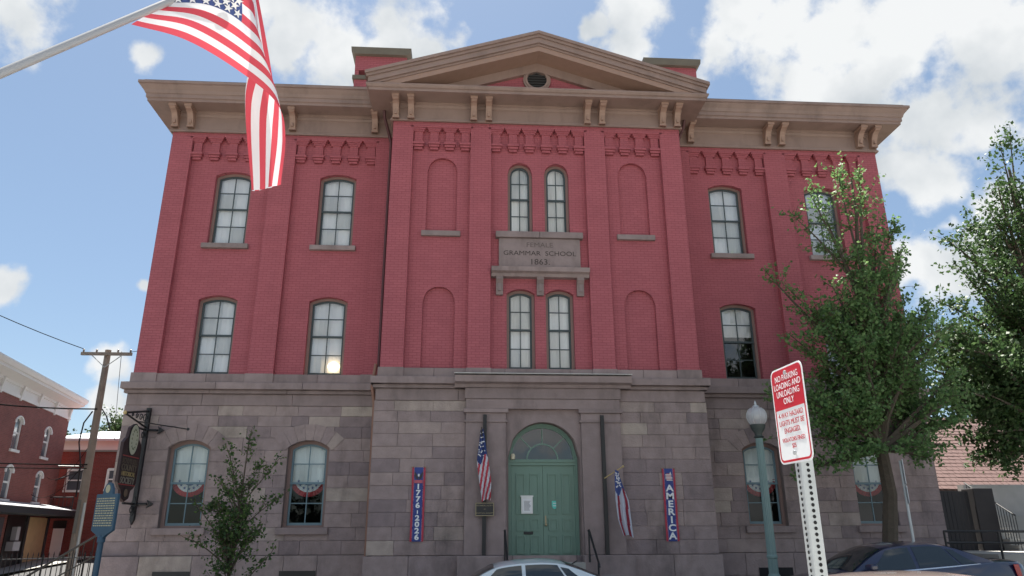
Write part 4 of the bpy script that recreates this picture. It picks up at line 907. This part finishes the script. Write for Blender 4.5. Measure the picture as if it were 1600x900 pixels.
# ------------------------------------------------------------------ trees
def tree(name, label, loc, top, tips, trunk_r, leaf, nleaf, seed, lmat, group=None, spread=.22, twig=.8, bark=BARK, droop=0., start=.25, per=9):
    rnd = np.random.default_rng(seed); root = empty(name, loc); tag(root, label, 'tree', group)
    b = np.array(loc); mb = MB(); tp = np.array(top)-b
    tpath = [np.array([0,0,-.1])]+[tp*f+np.array([rnd.normal()*.06,rnd.normal()*.06,0])*min(1,4*f*(1-f))*trunk_r*8 for f in np.linspace(.12,1,10)]
    mb.tube(tpath, list(np.linspace(trunk_r,max(.012,trunk_r*.12),len(tpath))), 8)
    def tr_at(f): i = f*(len(tpath)-1); k = min(int(i), len(tpath)-2); return tpath[k]+(tpath[k+1]-tpath[k])*(i-k)
    cent = []; 
    for t in tips:
        t = np.array(t)-b; f = np.clip((t[2]/tp[2])*.72-.05+rnd.normal()*.05, start, .93); a = tr_at(f); L = np.linalg.norm(t-a)
        mid = (a+t)/2+np.array([0,0,L*(.10-droop)])+rnd.normal(size=3)*L*.05
        pts = [(1-q)**2*a+2*q*(1-q)*mid+q*q*t for q in np.linspace(0,1,7)]
        r0 = max(.012, trunk_r*(1-f)*.55+.006*L); mb.tube(pts, list(np.linspace(r0,.006,7)), 5, cap=False)
        for k in range(per):
            q = rnd.uniform(.3,1.0); p = (1-q)**2*a+2*q*(1-q)*mid+q*q*t; d = rnd.normal(size=3); d[2] = d[2]*.5+.3-droop*2; d += (t-a)/max(L,.1)*.9; d /= np.linalg.norm(d); l = twig*rnd.uniform(.4,1.0)*(1.25-q*.5)
            e = p+d*l; mb.tube([p,(p+e)/2+rnd.normal(size=3)*.04,e], [.009,.006,.003], 4, cap=False); cent.append((p,e))
        cent.append((pts[3],t)); cent.append((pts[4],t))
    mb.build('trunk', bark, root, smooth=True)
    m = len(cent); idx = rnd.integers(0,m,nleaf); A = np.array([c[0] for c in cent])[idx]; E = np.array([c[1] for c in cent])[idx]
    q = rnd.uniform(.1,1.05,nleaf)[:,None]; c = A+(E-A)*q+rnd.normal(size=(nleaf,3))*spread*np.array([1,1,.8])*.5
    u = rnd.normal(size=(nleaf,3)); u /= np.linalg.norm(u,axis=1)[:,None]; w = rnd.normal(size=(nleaf,3)); w[:,2] += .8; w = np.cross(u,w); w /= np.linalg.norm(w,axis=1)[:,None]; nn = np.cross(u,w)
    s = leaf*rnd.uniform(.6,1.2,nleaf)[:,None]
    V = np.stack([c-u*s*.55, c+w*s*.36+nn*s*.10, c+u*s*.55, c-w*s*.36+nn*s*.10],1).reshape(-1,3)
    me = bpy.data.meshes.new('crown'); me.vertices.add(len(V)); me.vertices.foreach_set('co', V.ravel()); me.loops.add(nleaf*4); me.polygons.add(nleaf)
    me.loops.foreach_set('vertex_index', np.arange(nleaf*4)); me.polygons.foreach_set('loop_start', np.arange(nleaf)*4); me.polygons.foreach_set('loop_total', np.full(nleaf,4)); me.update(); me.validate()
    me.materials.append(lmat); o = bpy.data.objects.new('crown', me); COL.objects.link(o); o.parent = root
    return root
def blob_tips(c, r, n, seed, shell=.55):
    rn = np.random.default_rng(seed); out = []
    while len(out) < n:
        p = rn.normal(size=3); p /= np.linalg.norm(p); out.append(tuple(np.array(c)+p*np.array(r)*rn.uniform(shell,1.)))
    return out
LG = leafmat('street_tree_leaves', (.10,.20,.07), (.20,.32,.12), .42)
LD = leafmat('dark_leaves', (.035,.075,.025), (.085,.145,.05), .35)
LS = leafmat('sapling_leaves', (.04,.085,.035), (.13,.21,.06), .4)
LF = leafmat('far_leaves', (.03,.055,.02), (.07,.11,.035), .3)
gt = [(5.5,-2.1,7.95),(5.75,-2.4,6.2),(5.4,-2.0,4.7),(6.1,-2.3,7.2),(6.6,-1.9,9.5),(6.95,-2.2,10.1),(7.35,-1.9,9.9),(7.95,-2.0,10.75),(8.65,-1.9,11.05),(8.4,-2.2,10.2),(9.3,-2.0,9.3),(9.1,-1.6,9.6),(9.0,-2.6,8.4)]
gt += blob_tips((8.5,-2.1,6.6),(1.5,1.2,1.9),34,5)+blob_tips((9.5,-1.8,5.6),(1.1,1.1,1.7),26,6)+blob_tips((6.7,-2.3,5.0),(1.4,1.0,1.6),34,8)+blob_tips((7.4,-2.2,7.2),(1.2,.9,1.6),14,12)+[(5.6,-2.4,2.9),(6.3,-2.6,3.0),(8.9,-2.2,3.2),(9.6,-2,3.5),(10.0,-1.8,4.1),(7.0,-2.8,3.3),(8.4,-2.9,3.4),(5.4,-2.2,3.7)]
tree('street_tree','bright green street tree with upright leafy shoots before the right wing',(7.72,-2.0,gz(7.7,-2)+.1),(8.3,-2.0,10.6),gt,.19,.10,40000,11,LG,spread=.15,twig=.85,start=.30,per=13)
dt = blob_tips((19.2,5,11.5),(3.6,2.6,4.4),40,21)+blob_tips((16.2,4.2,8.2),(2.2,2.2,2.6),34,22)+blob_tips((15.0,3.6,6.0),(2.2,1.8,1.9),40,23)+blob_tips((13.6,2.6,6.6),(1.3,1.2,1.5),16,24)+[(14.9,4,4.0),(14.6,4,3.8),(15.4,4,3.6),(18.0,4,15.4),(18.6,4,16.3),(15.2,4,11.4),(14.2,4,9.2),(13.6,4,7.2)]
tree('broad_tree','large dark green tree at the right edge beside the school',(18.6,5.2,gz(18,5)),(19.0,5.0,15.0),dt,.38,.15,46000,31,LD,spread=.34,twig=1.2,per=11)
stp_ = [(-6.68,-2.6,3.8),(-7.2,-2.7,3.45),(-6.05,-2.5,3.15),(-7.4,-2.5,2.75),(-7.7,-2.6,2.2),(-7.75,-2.7,1.5),(-5.95,-2.6,2.3),(-6.2,-2.9,1.65),(-6.05,-2.4,1.2),(-7.1,-2.9,1.0)]+blob_tips((-6.85,-2.6,2.1),(.55,.5,1.2),30,41,.4)
tree('sapling','young dark-leaved sapling on the pavement before the left wing',(-6.86,-2.6,gz(-6.9,-2.6)+.1),(-6.72,-2.6,3.6),stp_,.035,.075,3800,42,LS,spread=.12,twig=.42,per=6,start=.12)
for i,(c,r,lb) in enumerate([((-30.2,38,7.6),(2.0,2.5,1.5),'distant green tree above the white rooftop, left one'),((-27.4,38,8.4),(2.3,2.5,2.3),'distant green tree above the white rooftop, next to the school corner')]):
    tree('far_tree',lb,(c[0],c[1],gz(c[0],c[1])),(c[0],c[1],c[2]+r[2]*.8),blob_tips(c,r,40,60+i,.3),.22,.22,7000,70+i,LF,'far trees at the left',spread=.6,twig=.9)

# ------------------------------------------------------------------ left street: brick buildings, pole, wires, fence
th = math.atan2(.985,-.17)
LB = empty('corner_brick_building', (-22.5,15.5,0), th); tag(LB, 'weathered red brick building with white bracketed cornice at the left edge', 'building')
X0, X1 = -16., 7.1
lops = []
wins = []
for s0 in range(-4, 2):
    x = .70+s0*3.72; 
    for (z0, z1) in ((5.26,6.75),(3.08,4.55)):
        if x-.4 > X0 and x+.4 < X1: lops.append((x-.40,x+.40,z0,z1-.18,.18,.12,False)); wins.append((x,z0,z1))
MBw = wall_sheet(MB(), X0, X1, -1.5, 7.66, 0, lops); MBw.add([(X1,0,-1.5),(X1,9,-1.5),(X1,9,7.7),(X1,0,7.7)], [(0,1,2,3)]); MBw.add([(X0,0,-1.5),(X0,9,-1.5),(X0,9,7.7),(X0,0,7.7)], [(0,1,2,3)])
MBw.build('wall', BRICKL, LB)
for (x, z0, z1) in wins:
    mb = MB(); ring(mb, arch_path(x,.40,z0,z1-.18,.18,0), arch_path(x,.40,z0,z1-.18,.18,.09,bot=.06), .03, .12); mb.box(x-.40,x+.40,.05,.11,(z0+z1)/2-.04,(z0+z1)/2+.04)
    ring(mb, [(x-.50,z1-.32)]+arch_path(x,.50,z0,z1-.20,.24,0)[1:-1]+[(x+.50,z1-.32)], [(x-.39,z1-.32)]+arch_path(x,.39,z0,z1-.20,.19,0)[1:-1]+[(x+.39,z1-.32)], -.05, .02)
    w = mb.build('window', WHITE, LB); MB().box(x-.50,x+.50,-.08,.1,z0-.12,z0).build('sill', WHITE, w)
    for (a, b) in ((z0+.06,(z0+z1)/2-.04),((z0+z1)/2+.04,z1-.09)): MB().add([(x-.31,.09,a),(x+.31,.09,a),(x+.31,.09,b),(x-.31,.09,b)], [(0,1,2,3)]).build('pane', pmat('dull_pane',(.10,.12,.14),.08,spec=.8), w)
sweepL = [(0,7.50),(.05,7.50),(.05,7.64),(0,7.66),(0,7.98),(.06,8.0),(.06,8.10),(.10,8.12),(.45,8.30),(.50,8.32),(.50,8.42),(.56,8.46),(.62,8.62),(.62,8.70),(0,8.78)]
sweep(sweepL, lambda o: [(X0,-o),(X1+o,-o),(X1+o,9)]).build('cornice', WHITE, LB)
for i in range(10):
    x = .25-2.22*4+i*2.22
    if X0 < x < X1: MB().prismx([(0,7.42),(-.06,7.42),(-.08,7.6),(-.12,7.9),(-.16,8.08),(0,8.08)], x-.07, x+.07).build('bracket', WHITE, LB)
MB().prismx([(0,2.98),(-1.3,2.70),(-1.3,2.45),(-1.2,2.42),(0,2.42)], X0, X1+.3).build('shop_canopy', pmat('canopy_dark',(.035,.038,.042),.6), LB)
MB().prismx([(.02,3.02),(-1.32,2.735),(-1.32,2.705),(.02,2.985)], X0, X1+.3).build('canopy_flashing', pmat('canopy_edge',(.35,.36,.37),.5), LB)
MB().box(4.0,6.5,-.06,.02,.30,2.36).build('plywood_board', pmat('plywood',(.52,.36,.19),.8,var=.18,vscale=3), LB)
for (a, b) in ((3.75,4.0),(6.5,6.8)): MB().box(a,b,-.10,.02,-.5,2.42).build('shopfront_post', pmat('shop_dark',(.03,.03,.033),.6), LB)
MB().box(1.6,3.75,-.04,.02,-.5,2.40).build('shop_doorway', pmat('shop_black',(.018,.016,.017),.4), LB)
MB().box(1.9,2.7,-.35,-.05,.85,1.25).box(2.2,2.6,-.28,-.06,1.3,1.9).build('meter_box', pmat('meter_grey',(.45,.46,.48),.5), LB)
MB().box(-6,1.2,-.04,.02,.4,2.3).build('shop_window', pmat('dull_pane',(.10,.12,.14),.08,spec=.8), LB)
MB().add([(X0,0,7.9),(X1,0,7.9),(X1,9,7.9),(X0,9,7.9)], [(0,1,2,3)]).build('roof', ROOFM, LB)
B2 = empty('rear_brick_building', (-24.2,23.1,0)); tag(B2, 'low dark red brick building with white sash windows behind the utility pole', 'building')
op2 = [(.62,1.50,3.80,4.80,.10,.10,False),(2.75,3.95,3.85,4.85,.08,.10,False)]
mb = wall_sheet(MB(), -.4, 12, -1.5, 5.86, 0, op2); mb.box(-.4,12,.3,9,-1.5,5.80); mb.build('wall', BRICKD, B2)
MB().box(-.5,12.1,-.08,.4,5.86,5.96).build('coping', pmat('coping',(.25,.22,.2),.8), B2)
for (a, b, z0, zs, rs, dp, c) in op2:
    mb = MB(); 
    for q in ((a-.05,a+.07,z0,zs+rs),(b-.07,b+.05,z0,zs+rs),(a,b,zs+rs-.08,zs+rs+.05),(a-.08,b+.08,z0-.09,z0+.03),(a,b,(z0+zs)/2,(z0+zs)/2+.07)): mb.box(q[0],q[1],-.03-.002*len(mb.f)/6,.08,q[2],q[3])
    w = mb.build('window', WHITE, B2)
    for (p, q) in ((z0+.03,(z0+zs)/2),((z0+zs)/2+.07,zs+rs-.08)): MB().box(a+.07,b-.07,.05,.06,p,q).build('pane', pmat('dull_pane',(.10,.12,.14),.08,spec=.8), w)
MB().box(.45,1.0,-.05,.02,.35,1.85).build('door', WHITE, B2); MB().box(.38,1.07,-.03,.02,1.85,2.25).build('transom', pmat('shop_black',(.018,.016,.017),.4), B2)
MB().box(3.9,4.3,-.25,-.02,3.0,3.2).build('meter_box', pmat('meter_grey',(.45,.46,.48),.5), B2)
fe = empty('fire_escape', (-24.2,23.0,0)); tag(fe, 'black iron fire escape landing on the rear brick building', 'fire escape')
MB().box(-.1,1.9,-1.2,-.05,2.35,2.42).build('landing', IRON, fe)
mb = MB()
for (p, q) in (((0,-1.15,2.4),(0,-1.15,5.0)),((1.8,-1.15,2.4),(1.8,-1.15,3.4)),((0,-.08,5.0),(0,-1.15,5.0)),((0,-1.15,5.0),(1.85,-.08,5.05)),((0,-1.15,4.0),(1.7,-.1,4.9)),((0,-1.15,3.4),(1.8,-1.15,3.4)),((0,-1.15,2.9),(1.8,-1.15,2.9))): mb.tube([p,q], .035, 6)
mb.build('frame', IRON, fe)
for k in range(9): MB().tube([(.2*k+.1,-1.15,2.4),(.2*k+.1,-1.15,3.4)], .014, 5).build('baluster', IRON, fe)
for s in (-1, 1): MB().tube([(1.0+s*.25,-.9,2.4),(.5+s*.25,-.3,5.0)], .025, 6).build('ladder_rail', pmat('rust_red',(.16,.05,.04),.7), fe)
for k in range(8): MB().tube([(.75-.06*k,-.9+.075*k,2.6+.3*k),(1.25-.06*k,-.9+.075*k,2.6+.3*k)], .014, 5).build('rung', pmat('rust_red',(.16,.05,.04),.7), fe)
WB = empty('white_rooftop_house', (-26.6,27,0)); tag(WB, 'white sided house with pale metal roof behind the rear brick building', 'building')
MB().box(0,11,0,7,-1,7.0).build('wall', pmat('white_siding',(.62,.63,.63),.7,var=.06), WB)
MB().hexa([(-.4,-.4,7.0),(11.4,-.4,7.0),(11.4,7.4,7.0),(-.4,7.4,7.0),(1.6,2.2,7.75),(9.6,2.2,7.75),(9.6,5,7.75),(1.6,5,7.75)]).build('roof', pmat('pale_metal_roof',(.50,.53,.56),.5), WB)
MB().box(2.0,2.12,-.06,.0,5.2,6.9).build('corner_board', pmat('shop_dark',(.03,.03,.033),.6), WB)
MB().box(-.3,11.3,-.46,-.40,6.86,7.0).build('gutter', pmat('meter_grey',(.45,.46,.48),.5), WB)
# utility pole
up = empty('utility_pole', (-17.6,13,gz(-17.6,13))); tag(up, 'weathered wooden utility pole with a crossarm left of the school', 'utility pole')
zb_ = up.location.z
MB().tube([(0,0,-.2),(-.02,0,4.5),(-.05,0,9.2-zb_)], [.19,.16,.125], 12).build('shaft', WOODP, up, smooth=True)
MB().box(-1.08,1.05,-.22,-.11,8.93-zb_,9.06-zb_).build('crossarm', WOODP, up)
mb = MB()
for s in (-1, 1): mb.tube([(s*.65,-.16,8.95-zb_),(0,-.17,8.4-zb_)], .02, 6)
mb.build('brace', STEEL, up)
for x in (-1.0,-.45,.45,.98): MB().lathe([(.02,0),(.05,.04),(.035,.08),(.05,.12),(.01,.15)], c=(x,-.165,9.06-zb_), n=8).build('insulator', pmat('insulator',(.25,.22,.2),.3), up)
MB().tube([(.15,-.1,.2),(.15,-.1,3.0)], .05, 8).build('conduit', STEEL, up); MB().box(-.09,.03,-.2,-.17,1.6-zb_,2.9-zb_).build('number_strip', pmat('strip',(.2,.19,.17),.7), up)
def wire(label, a, b, sag, r=.014):
    a, b = Vector(a), Vector(b); n = 14; o = MB().tube([a.lerp(b,i/n)-Vector((0,0,sag*4*(i/n)*(1-i/n))) for i in range(n+1)], r, 5, cap=False).build('overhead_wire', pmat('wire_black',(.012,.012,.012),.95,spec=.05)); tag(o, label, 'wire', 'overhead wires at the left'); return o
wire('upper wire running from the crossarm out of view at top left',(-18.6,12.84,9.2),(-27,4.0,13.5),.5,.018)
wire('thick cable from the pole across the cornice of the corner building',(-17.6,12.85,6.6),(-30,6,8.6),.8,.03)
wire('dark cable passing in front of the lower windows at the left',(-17.6,12.85,4.3),(-30,4,4.9),.35,.025)
wire('second dark cable just under the first at the left',(-17.6,12.85,4.15),(-30,4,4.7),.35,.02)
wire('pale service wire drooping to the brick building',(-17.6,12.85,5.2),(-23.2,20.5,4.3),.6,.012)
wire('pale service wire drooping lower to the brick building',(-17.6,12.85,4.6),(-23.0,19,3.4),.7,.012)
wire('thin wire from the crossarm down behind the pole toward the house',(-17.0,12.84,9.1),(-23.0,26.6,6.9),.3,.012)
wire('short wire from the crossarm end to the school corner',(-16.65,12.84,9.1),(-11.1,4.0,8.0),.25,.012)
cl_ = MB().tube([(-17.75,12.8,6.5),(-18.0,12.75,6.0),(-18.05,12.75,5.2),(-17.85,12.8,4.3),(-17.8,12.8,3.0)], .03, 6).build('cable_loop', IRON); tag(cl_, 'loose cable loop hanging along the utility pole', 'cable')
cl2 = MB().tube([(-17.4,12.85,6.6),(-17.15,12.8,6.3),(-16.9,12.8,5.7)], .03, 6).build('cable_loop', IRON); tag(cl2, 'short cable tail on the right of the utility pole', 'cable')
# iron fence and stair rail in the side yard
def fence(label, a, b, zt0, zt1, n, name='iron_fence'):
    r0 = empty(name, (a[0],a[1],gz(*a))); tag(r0, label, 'fence'); ox, oy, oz = r0.location; d = (b[0]-a[0], b[1]-a[1])
    for i in range(n+1):
        f = i/n; x, y = d[0]*f, d[1]*f; zt = zt0+(zt1-zt0)*f-oz; zg = gz(a[0]+x,a[1]+y)-oz
        mb = MB().tube([(x,y,zg-.05),(x,y,zt)], .028 if i % 8 == 0 else .011, 6)
        mb.lathe([(.02,zt-.02),(.012,zt+.03),(.0,zt+.09)], c=(x,y,0), n=6); mb.build('fence_post' if i % 8 == 0 else 'picket', IRON, r0)
    for q in (.10,.78):
        MB().tube([(0,0,zt0-oz-q),(d[0],d[1],zt1-oz-q)], .018, 6).build('rail', IRON, r0)
fence('black iron picket fence in the yard left of the school',(-17.5,4.0),(-12.6,4.0),.95,1.05,34)
sr = empty('stair_rail', (-13.9,2.6,gz(-14,2.6))); tag(sr, 'black sloping stair rail beside the school corner', 'railing'); oz = sr.location.z
MB().tube([(0,0,.35-oz),(1.9,0,1.55-oz)], .03, 6).build('rail', IRON, sr); MB().tube([(0.2,0,.0-oz),(1.9,0,1.0-oz)], .02, 6).build('rail', IRON, sr)
for k in range(8): MB().tube([(.1+.25*k,0,-.1),(.1+.25*k,0,.41+.158*k-oz)], .014, 5).build('baluster', IRON, sr)

# ------------------------------------------------------------------ right side: neighbouring house, steps, ramp rail
NB = empty('tiled_roof_building', (12.2,6,0)); tag(NB, 'low building with red tiled roof and dark doorway right of the school', 'building')
MB().box(1.5,14,.2,8,-.5,3.0).build('wall', pmat('dark_wall',(.06,.05,.048),.85,var=.25), NB)
TILE = pmat('red_roof_tile',(.115,.065,.06),.85,var=.25,vscale=6,objrand=.18)
MB().add([(1.0,-.35,2.88),(14.5,-.35,2.88),(14.5,4.2,6.0),(1.0,4.2,6.0)], [(0,1,2,3)]).build('roof', pmat('roof_under',(.12,.06,.05),.9), NB)
tm = MB()
for r in range(22):
    for c in range(60):
        x = 1.0+c*.225+(.11 if r % 2 else 0); f = r/22; y, z = -.38+4.55*f, 2.90+3.12*f; e = random.uniform(-.006,.006)
        tm.hexa([(x+.004,y,z+.012+e),(x+.218,y,z+.012+e),(x+.218,y+.24,z+.165),(x+.004,y+.24,z+.165),(x+.004,y,z+.034+e),(x+.218,y,z+.034+e),(x+.218,y+.24,z+.18),(x+.004,y+.24,z+.18)])
tl = tm.build('roof_tiles', TILE, NB, kind='stuff')
MB().add([(1.5,.2,3.0),(1.5,8,3.0),(1.5,4.2,5.9)], [(0,1,2)]).build('gable', pmat('dark_wall',(.06,.05,.048),.85), NB)
MB().box(.9,14.5,-.42,-.33,2.72,2.87).build('gutter', pmat('gutter_dark',(.05,.04,.04),.6), NB)
gate = empty('dark_gate', (12.15,3.0,1.0)); tag(gate, 'dark timber gate and pier beside the right corner of the school', 'gate')
for k in range(9): MB().box(.02+k*.13,.14+k*.13,0,.05,-.3,1.72).build('board', pmat('gate_dark',(.02,.019,.022),.7,var=.2), gate)
MB().box(1.22,1.85,-.2,.35,-.3,1.80).build('pier', pmat('pier_dark',(.028,.025,.027),.8,var=.2), gate, bevel=.02)
TE = MB().box(11.3,30,-.6,12,-.8,1.02).build('terrace', CONC, kind='structure')
cw = MB().box(14.2,30,4.4,4.7,1.0,3.0).build('concrete_wall', pmat('concrete_wall_m',(.40,.39,.38),.9,var=.2)); tag(cw, 'pale concrete wall behind the steps at the far right', 'wall')
stt = empty('entrance_steps', (14.0,2.2,1.0)); tag(stt, 'concrete entrance steps at the far right behind the ramp rail', 'steps')
for k in range(6): MB().box(0,6,k*.32,2.1,k*.17+.001,(k+1)*.17).build('step', CONC, stt)
for k in range(18): MB().tube([(.08,k*.11,.17*(k*.11/.32)),(.08,k*.11,.17*(k*.11/.32)+1.0)], .012, 5).build('baluster', IRON, stt)
MB().tube([(.08,0,1.0),(.08,1.95,2.04)], .024, 6).build('rail', IRON, stt)
rr0 = empty('ramp_railing', (11.1,-.75,0)); tag(rr0, 'black tubular ramp railing at the far right of the school', 'railing')
for z in (1.57,1.30): MB().tube([(-1.2,0,z),(6,0,z-.04)], .028, 8).build('rail', IRON, rr0)
for k in range(6): MB().tube([(-1.2+1.4*k,0,.1),(-1.2+1.4*k,0,1.57)], .028, 8).build('post', IRON, rr0)
bpy.context.view_layer.update()
